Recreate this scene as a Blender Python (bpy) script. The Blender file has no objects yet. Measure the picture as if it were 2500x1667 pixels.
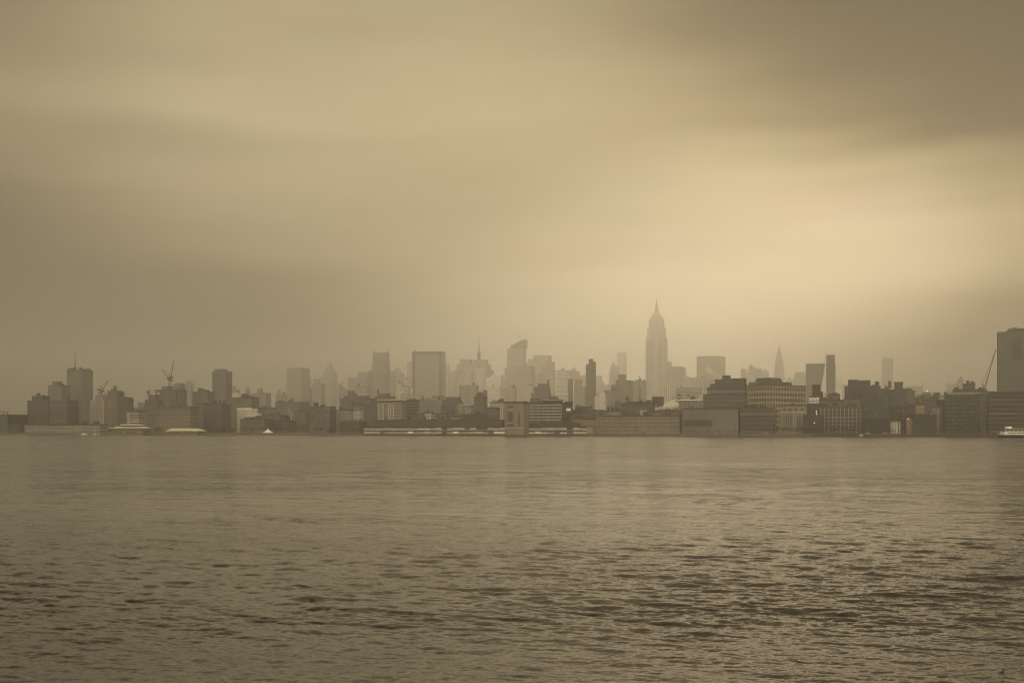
SKY_N1, SKY_N2, SKY_WARP = .20, .10, .10
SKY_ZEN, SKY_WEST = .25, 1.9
SKY_H0, SKY_H1 = (1.0, .780, .412), (1.0, .820, .555)
SUN_E = .5
HAZE_COL = (1.0, 1.0, .98, 1.0); HAZE_D = .00027; HAZE_G = .83; HAZE_TOP = 620
WAVE_A = .0029; WATER_COL = (.014, .0105, .006, 1.0); WATER_R = .07
RIPPLES = [(.10, .20, 6.0), (.7, .18, 5.0), (2.6, .50, 4.0), (11.0, .50, 2.0)]
PATCH_K = 6.5
SKY_PX = [-250, 60, 450, 850, 1250, 1650, 1950, 2250, 2440, 2750]
SKY_ROWS = [(880, [0.028, 0.03, 0.03, 0.03, 1.29, 1.821, 1.344, 0.03, 0.03, 0.027]), (800, [0.029, 0.03, 0.034, 0.037, 0.969, 1.566, 1.298, 0.692, 0.069, 0.062]), (700, [0.029, 0.03, 0.108, 0.144, 0.819, 1.219, 1.253, 0.998, 0.553, 0.498]), (600, [0.032, 0.033, 0.348, 0.333, 0.599, 0.856, 1.081, 0.871, 0.596, 0.536]), (525, [0.079, 0.083, 0.448, 0.431, 0.452, 0.783, 0.914, 0.722, 0.43, 0.387]), (450, [0.195, 0.206, 0.465, 0.504, 0.427, 0.665, 0.774, 0.504, 0.287, 0.258]), (375, [0.245, 0.258, 0.372, 0.532, 0.512, 0.507, 0.562, 0.065, 0.049, 0.044]), (300, [0.314, 0.331, 0.59, 0.527, 0.581, 0.384, 0.22, 0.03, 0.03, 0.027]), (180, [0.21, 0.221, 0.476, 0.471, 0.551, 0.328, 0.042, 0.03, 0.03, 0.027]), (50, [0.161, 0.169, 0.482, 0.398, 0.468, 0.133, 0.03, 0.03, 0.03, 0.027])]
import bpy, math, random
import numpy as np
from mathutils import Vector
S = bpy.context.scene
COL = S.collection
R = math.radians
FPX, CX, HY, CH = 2600.0, 1250.0, 1048.0, 7.0      # focal length, centre, horizon in pixels; camera height in metres
GROUND = 2.5                                       # quay level
YAW = R(19.0)                                      # the street grid against the view
rnd = random.Random(7)

# ------------------------------------------------------------------ objects
def link(o, parent=None):
    COL.objects.link(o)
    if parent is not None: o.parent = parent
    return o
def tag(o, label=None, cat=None, group=None, kind=None):
    if label: o['label'] = label
    if cat: o['category'] = cat
    if group: o['group'] = group
    if kind: o['kind'] = kind
    return o
def empty(name, loc, rz=0.0):
    o = bpy.data.objects.new(name, None)
    o.location = loc; o.rotation_euler = (0, 0, rz); o.empty_display_size = 1.0
    return link(o)
def px2x(px, D): return (px - CX) / FPX * D
def py2z(py, D): return CH + (HY - py) / FPX * D
def shore(px): return 1166.5 / (1 + 0.1335e-3 * (px - 1250))

class MB:
    """collects faces with uv in metres; build() makes ONE mesh object"""
    def __init__(s): s.v = []; s.f = []; s.uv = []
    def poly(s, pts, uvs=None):
        n = len(s.v); s.v += [tuple(p) for p in pts]; s.f.append(tuple(range(n, n + len(pts))))
        s.uv += uvs if uvs else [(p[0], p[1]) for p in pts]
    def prism(s, ring, z0, z1, ring2=None, cap=True, u0=0.0):
        """ring: ccw xy list; side faces uv = metres along the wall, z"""
        r2 = ring2 or ring; n = len(ring); u = u0
        for i in range(n):
            a, b = ring[i], ring[(i + 1) % n]; c, d = r2[(i + 1) % n], r2[i]
            L = math.hypot(b[0] - a[0], b[1] - a[1])
            s.poly([(a[0], a[1], z0), (b[0], b[1], z0), (c[0], c[1], z1), (d[0], d[1], z1)],
                   [(u, z0), (u + L, z0), (u + L, z1), (u, z1)]); u += L
        if cap: s.poly([(p[0], p[1], z1) for p in r2], [(0.0, -50.0)] * n)
        s.poly([(p[0], p[1], z0) for p in reversed(ring)], [(0.0, -50.0)] * n)
        return s
    def box(s, x0, x1, y0, y1, z0, z1):
        return s.prism([(x0, y0), (x1, y0), (x1, y1), (x0, y1)], z0, z1)
    def taper(s, x0, x1, y0, y1, z0, z1, X0, X1, Y0, Y1):
        return s.prism([(x0, y0), (x1, y0), (x1, y1), (x0, y1)], z0, z1, [(X0, Y0), (X1, Y0), (X1, Y1), (X0, Y1)])
    def cyl(s, x, y, r, z0, z1, n=12, r2=None):
        r2 = r if r2 is None else r2
        a = [(x + r * math.cos(2 * math.pi * i / n), y + r * math.sin(2 * math.pi * i / n)) for i in range(n)]
        b = [(x + r2 * math.cos(2 * math.pi * i / n), y + r2 * math.sin(2 * math.pi * i / n)) for i in range(n)]
        return s.prism(a, z0, z1, b)
    def bar(s, p, q, r):
        p, q = Vector(p), Vector(q); d = (q - p).normalized()
        a = d.cross(Vector((0, 0, 1)) if abs(d.z) < .9 else Vector((0, 1, 0))).normalized() * r; b = d.cross(a).normalized() * r
        c = [a + b, -a + b, -a - b, a - b]
        for i in range(4):
            j = (i + 1) % 4; s.poly([p + c[j], p + c[i], q + c[i], q + c[j]])
        s.poly([p + k for k in c]); s.poly([q + k for k in reversed(c)])
        return s
    def mesh(s, name, mat):
        me = bpy.data.meshes.new(name); me.from_pydata(s.v, [], s.f)
        ul = me.uv_layers.new(name='UVMap'); ul.data.foreach_set('uv', np.array(s.uv, dtype=np.float32).ravel())
        me.materials.append(mat); me.update(); return me
    def build(s, name, mat, parent=None, loc=None, rz=None):
        o = bpy.data.objects.new(name, s.mesh(name, mat))
        if loc: o.location = loc
        if rz is not None: o.rotation_euler = (0, 0, rz)
        return link(o, parent)

# ------------------------------------------------------------------ node helpers
class NT:
    def __init__(s, tree): s.t = tree; s.n = tree.nodes; s.l = tree.links
    def new(s, kind, **kw):
        n = s.n.new(kind)
        for k, v in kw.items(): setattr(n, k, v)
        return n
    def put(s, sock, v):
        if isinstance(v, bpy.types.NodeSocket): s.l.new(v, sock)
        else: sock.default_value = v
    def m(s, op, a, b=None, c=None, clamp=False):
        n = s.new('ShaderNodeMath', operation=op, use_clamp=clamp); s.put(n.inputs[0], a)
        if b is not None: s.put(n.inputs[1], b)
        if c is not None: s.put(n.inputs[2], c)
        return n.outputs[0]
    def mix(s, f, a, b, blend='MIX'):
        n = s.new('ShaderNodeMix', data_type='RGBA', blend_type=blend); s.put(n.inputs[0], f)
        for k, v in ((6, a), (7, b)):
            if not isinstance(v, bpy.types.NodeSocket): v = (v[0], v[1], v[2], 1.0)
            s.put(n.inputs[k], v)
        return n.outputs[2]
    def noise(s, vec, scale, detail=4.0, rough=.5, dist=0.0):
        n = s.new('ShaderNodeTexNoise'); s.put(n.inputs['Vector'], vec); n.inputs['Scale'].default_value = scale
        n.inputs['Detail'].default_value = detail; n.inputs['Roughness'].default_value = rough; n.inputs['Distortion'].default_value = dist
        return n.outputs[0]
    def vec(s, x, y, z):
        n = s.new('ShaderNodeCombineXYZ'); s.put(n.inputs[0], x); s.put(n.inputs[1], y); s.put(n.inputs[2], z); return n.outputs[0]
def new_mat(name):
    m = bpy.data.materials.new(name); m.use_nodes = True; t = NT(m.node_tree)
    return m, t, m.node_tree.nodes['Principled BSDF']

# ------------------------------------------------------------------ camera
cd = bpy.data.cameras.new('camera'); cam = bpy.data.objects.new('camera', cd); link(cam)
cam.location = (0, 0, CH); cam.rotation_euler = (R(90), 0, 0)
cd.sensor_width = 36.0; cd.lens = 36.0 * FPX / 2500.0; cd.shift_y = (HY - 833.5) / 2500.0
cd.clip_start = 0.5; cd.clip_end = 60000
S.camera = cam
S.view_settings.view_transform = 'Standard'; S.view_settings.look = 'None'
S.view_settings.exposure = 0.0; S.view_settings.gamma = 1.0; S.view_settings.use_curve_mapping = False
S.cycles.use_denoising = True; S.cycles.use_adaptive_sampling = False; S.cycles.filter_width = 1.15; S.cycles.max_bounces = 4; S.cycles.volume_bounces = 1; S.cycles.caustics_reflective = False; S.cycles.caustics_refractive = False
# ------------------------------------------------------------------ sky, sun
SUN_AZ, SUN_EL = R(15.5), R(9.5)
w = bpy.data.worlds.new('World'); S.world = w; w.use_nodes = True
T = NT(w.node_tree); bg = w.node_tree.nodes['Background']
tc = T.new('ShaderNodeTexCoord'); sep = T.new('ShaderNodeSeparateXYZ'); T.l.new(tc.outputs['Generated'], sep.inputs[0])
dx, dy, dz = sep.outputs
az = T.m('ARCTAN2', dx, dy); el = T.m('ARCSINE', dz)
sk = T.new('ShaderNodeTexSky', sky_type='NISHITA', sun_disc=False); sk.sun_elevation = SUN_EL; sk.sun_rotation = SUN_AZ
sk.air_density = 1.5; sk.dust_density = 3.0
# cloud streaks: noise stretched along the horizon, warped a little
wa = T.m('MULTIPLY', T.m('SUBTRACT', T.noise(T.vec(T.m('MULTIPLY', az, 3.0), T.m('MULTIPLY', el, 7.0), 2.0), 1.3, 3.0), .5), SKY_WARP)
wb = T.m('MULTIPLY', T.m('SUBTRACT', T.noise(T.vec(T.m('MULTIPLY', az, 4.0), T.m('MULTIPLY', el, 12.0), 9.0), 1.3, 3.0), .5), SKY_WARP * .35)
n1 = T.noise(T.vec(T.m('MULTIPLY', az, 2.6), T.m('MULTIPLY_ADD', az, -1.5, T.m('MULTIPLY', el, 17.0)), T.m('MULTIPLY', wa, 3.0)), 1.25, 5.0, .5)
n2 = T.noise(T.vec(T.m('MULTIPLY', az, 1.6), T.m('MULTIPLY_ADD', az, 1.8, T.m('MULTIPLY', el, 8.0)), 7.7), 1.2, 4.0, .45)
n3 = T.noise(T.vec(T.m('MULTIPLY', az, 7.0), T.m('MULTIPLY_ADD', az, -3.0, T.m('MULTIPLY', el, 48.0)), wa), 1.0, 6.0, .6)
azw, elw = T.m('ADD', az, wa), T.m('ADD', el, wb)
# brightness of the cloud deck by direction: one ramp along the horizon for each of several heights
A0, A1 = -.62, .62
af = T.m('DIVIDE', T.m('SUBTRACT', azw, A0), A1 - A0, clamp=True)
def direction(px, py):
    x, z = (px - CX) / FPX, (HY - py) / FPX; return math.atan(x), math.atan(z / math.hypot(1, x))
cur = None; pe = None
for py, vals in SKY_ROWS:
    rp = T.new('ShaderNodeValToRGB'); rp.color_ramp.interpolation = 'B_SPLINE'; T.l.new(af, rp.inputs[0]); E = rp.color_ramp.elements
    while len(E) < len(vals): E.new(.5)
    for e_, px, v in zip(E, SKY_PX, vals):
        e_.position = (direction(px, py)[0] - A0) / (A1 - A0)
    for e_, v in zip(E, vals): e_.color = (v * .25, v * .25, v * .25, 1)
    bw = rp.outputs[0]; e0 = math.atan((HY - py) / FPX)
    if cur is None: cur = bw
    else:
        mr = T.new('ShaderNodeMapRange', interpolation_type='SMOOTHSTEP'); T.l.new(elw, mr.inputs['Value']); mr.inputs['From Min'].default_value = pe; mr.inputs['From Max'].default_value = e0
        cur = T.mix(mr.outputs[0], cur, bw)
    pe = e0
lum = T.m('MULTIPLY', T.m('MULTIPLY', cur, 4.0), T.m('ADD', 1.0, T.m('ADD', T.m('MULTIPLY', T.m('SUBTRACT', n1, .5), SKY_N1), T.m('ADD', T.m('MULTIPLY', T.m('SUBTRACT', n3, .5), SKY_N1 * .7), T.m('MULTIPLY', T.m('SUBTRACT', n2, .5), SKY_N2)))))
# the cloud deck is brighter overhead and in the west, behind the viewer
ss = T.new('ShaderNodeMapRange', interpolation_type='SMOOTHSTEP'); T.l.new(dz, ss.inputs['Value']); ss.inputs['From Min'].default_value = .45; ss.inputs['From Max'].default_value = .95; ss.inputs['To Max'].default_value = SKY_ZEN
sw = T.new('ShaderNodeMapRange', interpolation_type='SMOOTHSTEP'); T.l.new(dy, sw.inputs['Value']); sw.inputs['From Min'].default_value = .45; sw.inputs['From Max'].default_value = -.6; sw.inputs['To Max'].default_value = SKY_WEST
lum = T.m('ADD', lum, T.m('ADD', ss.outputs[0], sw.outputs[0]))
hue = T.mix(T.m('MULTIPLY_ADD', lum, 1.4, -.3, clamp=True), SKY_H0, SKY_H1)
mot = T.noise(T.vec(T.m('MULTIPLY', az, 7.0), T.m('MULTIPLY', el, 16.0), 4.4), 1.0, 3.0, .5)
hue = T.mix(T.m('MULTIPLY_ADD', mot, 3.0, -1.0, clamp=True), T.mix(1.0, hue, (1.03, .975, 1.0), 'MULTIPLY'), T.mix(1.0, hue, (.975, 1.015, .97), 'MULTIPLY'))
cl = T.mix(1.0, T.vec(lum, lum, lum), hue, 'MULTIPLY')
clb = T.new('ShaderNodeVectorMath', operation='SCALE'); T.l.new(cl, clb.inputs[0]); clb.inputs['Scale'].default_value = 10.0
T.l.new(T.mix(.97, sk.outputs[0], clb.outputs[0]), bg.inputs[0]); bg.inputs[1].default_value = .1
sd = bpy.data.lights.new('sun', 'SUN'); so = bpy.data.objects.new('sun', sd); link(so)
sd.energy = SUN_E; sd.angle = R(100); sd.color = (1.0, .84, .56)
so.rotation_euler = Vector((-math.sin(SUN_AZ) * math.cos(SUN_EL), -math.cos(SUN_AZ) * math.cos(SUN_EL), -math.sin(SUN_EL))).to_track_quat('-Z', 'Y').to_euler()
so.location = (300, 1000, 900)
# ------------------------------------------------------------------ haze
m = bpy.data.materials.new('haze_air'); m.use_nodes = True; nt = NT(m.node_tree); nt.n.remove(nt.n['Principled BSDF'])
pv = nt.new('ShaderNodeVolumePrincipled'); pv.inputs['Color'].default_value = HAZE_COL; pv.inputs['Density'].default_value = HAZE_D
pv.inputs['Anisotropy'].default_value = HAZE_G
nt.l.new(pv.outputs[0], nt.n['Material Output'].inputs['Volume'])
hz = MB().box(-5200, 5200, -400, 9000, -12, HAZE_TOP).build('haze', m)
tag(hz, 'warm grey haze lying over the river and the city', 'haze', kind='stuff')
# ------------------------------------------------------------------ water
def water():
    nr, nc = 900, 1400
    d0, d1 = 22.0, 2600.0
    t = np.linspace(0, 1, nr)
    # rows even in 1/d near, easing out to far
    d = 1.0 / ((1 / d0) + (1 / d1 - 1 / d0) * t)
    a = np.linspace(-1, 1, nc) * math.tan(R(33))
    Dg, Ag = np.meshgrid(d, a, indexing='ij')
    X = (Dg * Ag).astype(np.float64); Y = Dg.astype(np.float64); Z = np.zeros_like(X)
    row = np.gradient(d)[:, None] * np.ones_like(X)
    X0, Y0 = X.copy(), Y.copy()
    rs = np.random.RandomState(4)
    gust = np.zeros_like(X)
    for k in range(14):
        lam = 10 ** rs.uniform(1.2, 2.3); th = rs.uniform(-.6, .6) + math.pi / 2
        gust += np.sin((X0 * math.cos(th) * .45 + Y0 * math.sin(th)) * 2 * math.pi / lam + rs.uniform(0, 6.28))
    gust = np.clip(.85 + gust * .12, .4, 1.4)
    ruffle = 1 + 1.9 * np.clip((Y0 - 70) / 200, 0, 1)        # rougher out in the stream
    for k in range(280):
        lam = 10 ** rs.uniform(math.log10(.28), math.log10(14.0))
        th = R(250) + rs.normal(0, .42)                       # waves run towards the viewer, slanting
        kx, ky = math.cos(th), math.sin(th); K = 2 * math.pi / lam
        amp = WAVE_A * lam ** .92 / (1 + (lam / 2.2) ** 1.35)
        ph = K * (kx * X0 + ky * Y0) + rs.uniform(0, 6.28)
        wt = np.clip(lam / (row * 3.0) - .45, 0, 1)
        s_, c_ = np.sin(ph), np.cos(ph)
        q = wt * amp * gust * ruffle
        Z += q * s_; X += -q * kx * c_ * .8; Y += -q * ky * c_ * .8
    v = np.stack([X, Y, Z], -1).reshape(-1, 3)
    i = np.arange(nr * nc).reshape(nr, nc)
    f = np.stack([i[:-1, :-1], i[:-1, 1:], i[1:, 1:], i[1:, :-1]], -1).reshape(-1, 4)
    # a coarse surround carries the river past the sides, behind and below the camera
    me = bpy.data.meshes.new('water')
    X1, Y1 = v[:, 0].reshape(nr, nc), v[:, 1].reshape(nr, nc)
    ext = []; ef = []
    n = len(v)
    ln, rn, lf, rf = v[i[0, 0]], v[i[0, -1]], v[i[-1, 0]], v[i[-1, -1]]
    P = [(-5000, -350, -.05), (5000, -350, -.05), (5000, 2600, -.05), (-5000, 2600, -.05)]
    q = [(float(ln[0]), float(ln[1]), -.05), (float(rn[0]), float(rn[1]), -.05), (float(rf[0]), float(rf[1]), -.05), (float(lf[0]), float(lf[1]), -.05)]
    ext = P + q
    ef = [(n, n + 1, n + 5, n + 4), (n + 1, n + 2, n + 6, n + 5), (n, n + 4, n + 7, n + 3), (n+7, n+6, n+2, n+3)]
    V = np.concatenate([v, np.array(ext)]); me.vertices.add(len(V)); me.vertices.foreach_set('co', V.ravel().astype(np.float32))
    F = np.concatenate([f.ravel(), np.array(ef[:3]).ravel()]).astype(np.int32); nf = len(F) // 4
    me.loops.add(len(F)); me.loops.foreach_set('vertex_index', F)
    me.polygons.add(nf); me.polygons.foreach_set('loop_start', np.arange(nf, dtype=np.int32) * 4)
    me.update(calc_edges=True); me.polygons.foreach_set('use_smooth', np.ones(nf, dtype=bool))
    m, T, P_ = new_mat('river_water')
    P_.inputs['Base Color'].default_value = WATER_COL
    P_.inputs['Roughness'].default_value = WATER_R; P_.inputs['IOR'].default_value = 1.333
    tc = T.new('ShaderNodeTexCoord'); o = tc.outputs['Object']
    mp = T.new('ShaderNodeMapping'); T.l.new(o, mp.inputs[0]); mp.inputs['Rotation'].default_value = (0, 0, R(-14)); mp.inputs['Scale'].default_value = (.42, 1.0, 1.0)
    v0 = mp.outputs[0]
    big = T.noise(v0, .022, 8.0, .62)            # gusts: calm and ruffled patches, down to a few metres
    patch = T.m('MULTIPLY_ADD', T.m('SUBTRACT', big, .5), PATCH_K, .95); patch = T.m('MAXIMUM', T.m('MINIMUM', patch, 2.2), .2)
    # ripples as a direct tilt of the normal, several sizes
    tot = None
    for sc, am, de in RIPPLES:
        n = T.new('ShaderNodeTexNoise'); T.l.new(v0, n.inputs['Vector']); n.inputs['Scale'].default_value = sc; n.inputs['Detail'].default_value = de
        n.inputs['Roughness'].default_value = .6; n.inputs['Distortion'].default_value = .4
        a = T.new('ShaderNodeVectorMath', operation='SUBTRACT'); T.l.new(n.outputs['Color'], a.inputs[0]); a.inputs[1].default_value = (.5, .5, .5)
        b = T.new('ShaderNodeVectorMath', operation='MULTIPLY'); T.l.new(a.outputs[0], b.inputs[0]); b.inputs[1].default_value = (am * .8, am, 0)
        if tot is None: tot = b.outputs[0]
        else:
            c = T.new('ShaderNodeVectorMath', operation='ADD'); T.l.new(tot, c.inputs[0]); T.l.new(b.outputs[0], c.inputs[1]); tot = c.outputs[0]
    sc_ = T.new('ShaderNodeVectorMath', operation='SCALE'); T.l.new(tot, sc_.inputs[0]); T.l.new(patch, sc_.inputs['Scale'])
    # out in the stream the wind ruffles the water more than in the lee of the near bank; long wind streaks
    so_ = T.new('ShaderNodeSeparateXYZ'); T.l.new(o, so_.inputs[0])
    far = T.new('ShaderNodeMapRange', interpolation_type='SMOOTHSTEP'); T.l.new(so_.outputs[1], far.inputs['Value']); far.inputs['From Min'].default_value = 60; far.inputs['From Max'].default_value = 300
    st = T.noise(T.vec(T.m('MULTIPLY', so_.outputs[0], .018), T.m('MULTIPLY', so_.outputs[1], .05), 0), 1.0, 6.0, .65)
    T.l.new(T.m('ADD', WATER_R, T.m('MULTIPLY', far.outputs[0], T.m('MULTIPLY_ADD', T.m('SUBTRACT', st, .5), .6, .13), clamp=True)), P_.inputs['Roughness'])
    g = T.new('ShaderNodeNewGeometry'); ad = T.new('ShaderNodeVectorMath', operation='ADD'); T.l.new(g.outputs['Normal'], ad.inputs[0]); T.l.new(sc_.outputs[0], ad.inputs[1])
    no = T.new('ShaderNodeVectorMath', operation='NORMALIZE'); T.l.new(ad.outputs[0], no.inputs[0]); T.l.new(no.outputs[0], P_.inputs['Normal'])
    me.materials.append(m)
    ob = bpy.data.objects.new('water', me); link(ob); tag(ob, 'wide brown river water ruffled by small waves', 'water', kind='structure')
water()
# ------------------------------------------------------------------ materials for the city
_mats = {}
STY = {  # floor height, bay width, window width share, window height share
 'grid': (3.6, 3.2, .50, .52), 'big': (4.2, 4.6, .66, .62), 'band': (3.7, 30.0, .97, .50), 'rib': (60.0, 3.4, .46, .97),
 'deco': (3.6, 4.0, .36, .86), 'glass': (3.9, 1.6, .86, .80), 'plain': None}
def plain(name, c, rough=.8, metal=0.0, emit=0.0):
    key = ('p', name)
    if key in _mats: return _mats[key]
    m, T, P = new_mat(name)
    tc = T.new('ShaderNodeTexCoord'); n = T.noise(tc.outputs['Object'], .35, 4.0, .6)
    T.l.new(T.mix(n, [v * .72 for v in c], [min(1, v * 1.28) for v in c]), P.inputs['Base Color'])
    P.inputs['Roughness'].default_value = rough; P.inputs['Metallic'].default_value = metal
    if emit:
        P.inputs['Emission Color'].default_value = (1, .85, .6, 1); P.inputs['Emission Strength'].default_value = emit
    _mats[key] = m; return m
def facade(style, c, glass=None, var=0):
    if isinstance(c, (int, float)): c = (c, c * .95, c * .86)
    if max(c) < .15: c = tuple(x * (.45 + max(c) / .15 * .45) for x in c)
    key = (style, tuple(round(x, 3) for x in c), glass, var)
    if key in _mats: return _mats[key]
    m, T, P = new_mat('facade_' + style)
    tc = T.new('ShaderNodeTexCoord'); ob = tc.outputs['Object']
    st = T.noise(T.vec(0, 0, 0), 1.0)
    sep0 = T.new('ShaderNodeSeparateXYZ'); T.l.new(ob, sep0.inputs[0])
    streak = T.noise(T.vec(sep0.outputs[0], sep0.outputs[1], T.m('MULTIPLY', sep0.outputs[2], .12)), .16, 5.0, .65)
    blot = T.noise(ob, .03, 3.0, .6)
    wv = T.m('MULTIPLY', T.m('MULTIPLY_ADD', streak, .9, .55), T.m('MULTIPLY_ADD', blot, .7, .65))
    wall = T.mix(1.0, c, T.vec(wv, wv, wv), 'MULTIPLY')
    P.inputs['Roughness'].default_value = .85
    if STY[style] is None:
        T.l.new(wall, P.inputs['Base Color'])
    else:
        fh, bw, ww, wh = STY[style]; rv = random.Random(var * 17 + 3)
        fh *= rv.uniform(.88, 1.25); bw *= rv.uniform(.8, 1.5); ww *= rv.uniform(.8, 1.15); wh *= rv.uniform(.8, 1.15)
        uv = T.new('ShaderNodeSeparateXYZ'); T.l.new(tc.outputs['UV'], uv.inputs[0])
        u, v = T.m('DIVIDE', uv.outputs[0], bw), T.m('DIVIDE', uv.outputs[1], fh)
        fu, fv = T.m('ABSOLUTE', T.m('SUBTRACT', T.m('FRACT', u), .5)), T.m('ABSOLUTE', T.m('SUBTRACT', T.m('FRACT', v), .5))
        mk = T.m('MULTIPLY', T.m('MULTIPLY', T.m('LESS_THAN', fu, ww / 2), T.m('LESS_THAN', fv, wh / 2)), T.m('GREATER_THAN', uv.outputs[1], -1.0))
        wn = T.new('ShaderNodeTexWhiteNoise', noise_dimensions='2D'); T.l.new(T.vec(T.m('FLOOR', u), T.m('FLOOR', v), 0), wn.inputs['Vector'])
        g = glass if glass is not None else .02
        gl = T.mix(T.m('POWER', wn.outputs['Value'], 2.6), (g, g, g * .95), [max(x * .55 + g * .7, .075 if style == 'band' else .12) for x in c])  # random paler panes: sky reflection put into the glass colour
        T.l.new(T.mix(mk, wall, gl), P.inputs['Base Color'])
        T.l.new(T.m('MULTIPLY_ADD', mk, -.55, .85), P.inputs['Roughness'])
    _mats[key] = m; return m
M = dict(
 roof=plain('tar_roof', (.04, .038, .035)), tank=plain('tank_timber', (.09, .07, .05)), steel=plain('dark_steel', (.05, .05, .048), .5),
 glass=plain('window_glass', (.03, .03, .03), .12), stone=plain('pale_stone', (.30, .28, .23)), white=plain('white_paint', (.62, .60, .54), .5),
 conc=plain('concrete', (.30, .28, .25)), dark=plain('dark_stain', (.04, .037, .033)), tin=plain('tin_roof', (.40, .38, .29), .6),
 quay=plain('quay_concrete', (.10, .09, .075)), asph=plain('street_ground', (.06, .056, .05)), bark=plain('bark', (.05, .04, .03)),
 leaf=plain('winter_twigs', (.055, .05, .03)), green=plain('green_metal', (.05, .075, .055), .5), pale=plain('pale_panel', (.36, .35, .30), .7), trim=plain('pale_trim', (.30, .29, .25)),
 hull=plain('dark_hull', (.02, .02, .022), .35), gold=plain('gilded_cap', (.75, .52, .16), .25, .8), timber=plain('old_timber', (.05, .042, .033)), lamp=plain('lit_lamp', (.9, .85, .7), .5, 0, 6.0))
# ------------------------------------------------------------------ geometry of a building on the street grid
def solve(x0, x1, Dc, k, yaw):
    """centre x, width W, length L (metres) of a box on the grid whose outline runs from pixel x0 to x1"""
    c, s = math.cos(yaw), math.sin(yaw)
    W = (x1 - x0) / FPX * Dc * .8; X = px2x((x0 + x1) / 2, Dc)
    for _ in range(40):
        L = k * W; ps = []
        for a in (-.5, .5):
            for b in (-.5, .5):
                x = X + a * W * c + b * L * s; y = Dc - a * W * s + b * L * c; ps.append(CX + FPX * x / y)
        lo, hi = min(ps), max(ps)
        W *= (x1 - x0) / (hi - lo); X += ((x0 + x1) / 2 - (lo + hi) / 2) / FPX * Dc
    return X, W, k * W
def water_tank(par, x, y, z, r=2.2, h=4.2, leg=3.0):
    t = MB().cyl(x, y, r, z + leg, z + leg + h, 12).build('water_tank', M['tank'], par)
    MB().cyl(x, y, r * 1.08, z + leg + h, z + leg + h + r * .75, 12, .1).build('tank_roof', M['tank'], t)
    b = MB()
    for a in (-1, 1):
        for c in (-1, 1): b.box(x + a * r * .6 - .15, x + a * r * .6 + .15, y + c * r * .6 - .15, y + c * r * .6 + .15, z, z + leg)
    b.build('tank_stand', M['steel'], t)
PN = dict(w='wall', s='setback', p='penthouse', k='bulkhead', t='tower_shaft', c='crown', m='mast', e='wing', f='fin', y='parapet')
UP = 0
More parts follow.
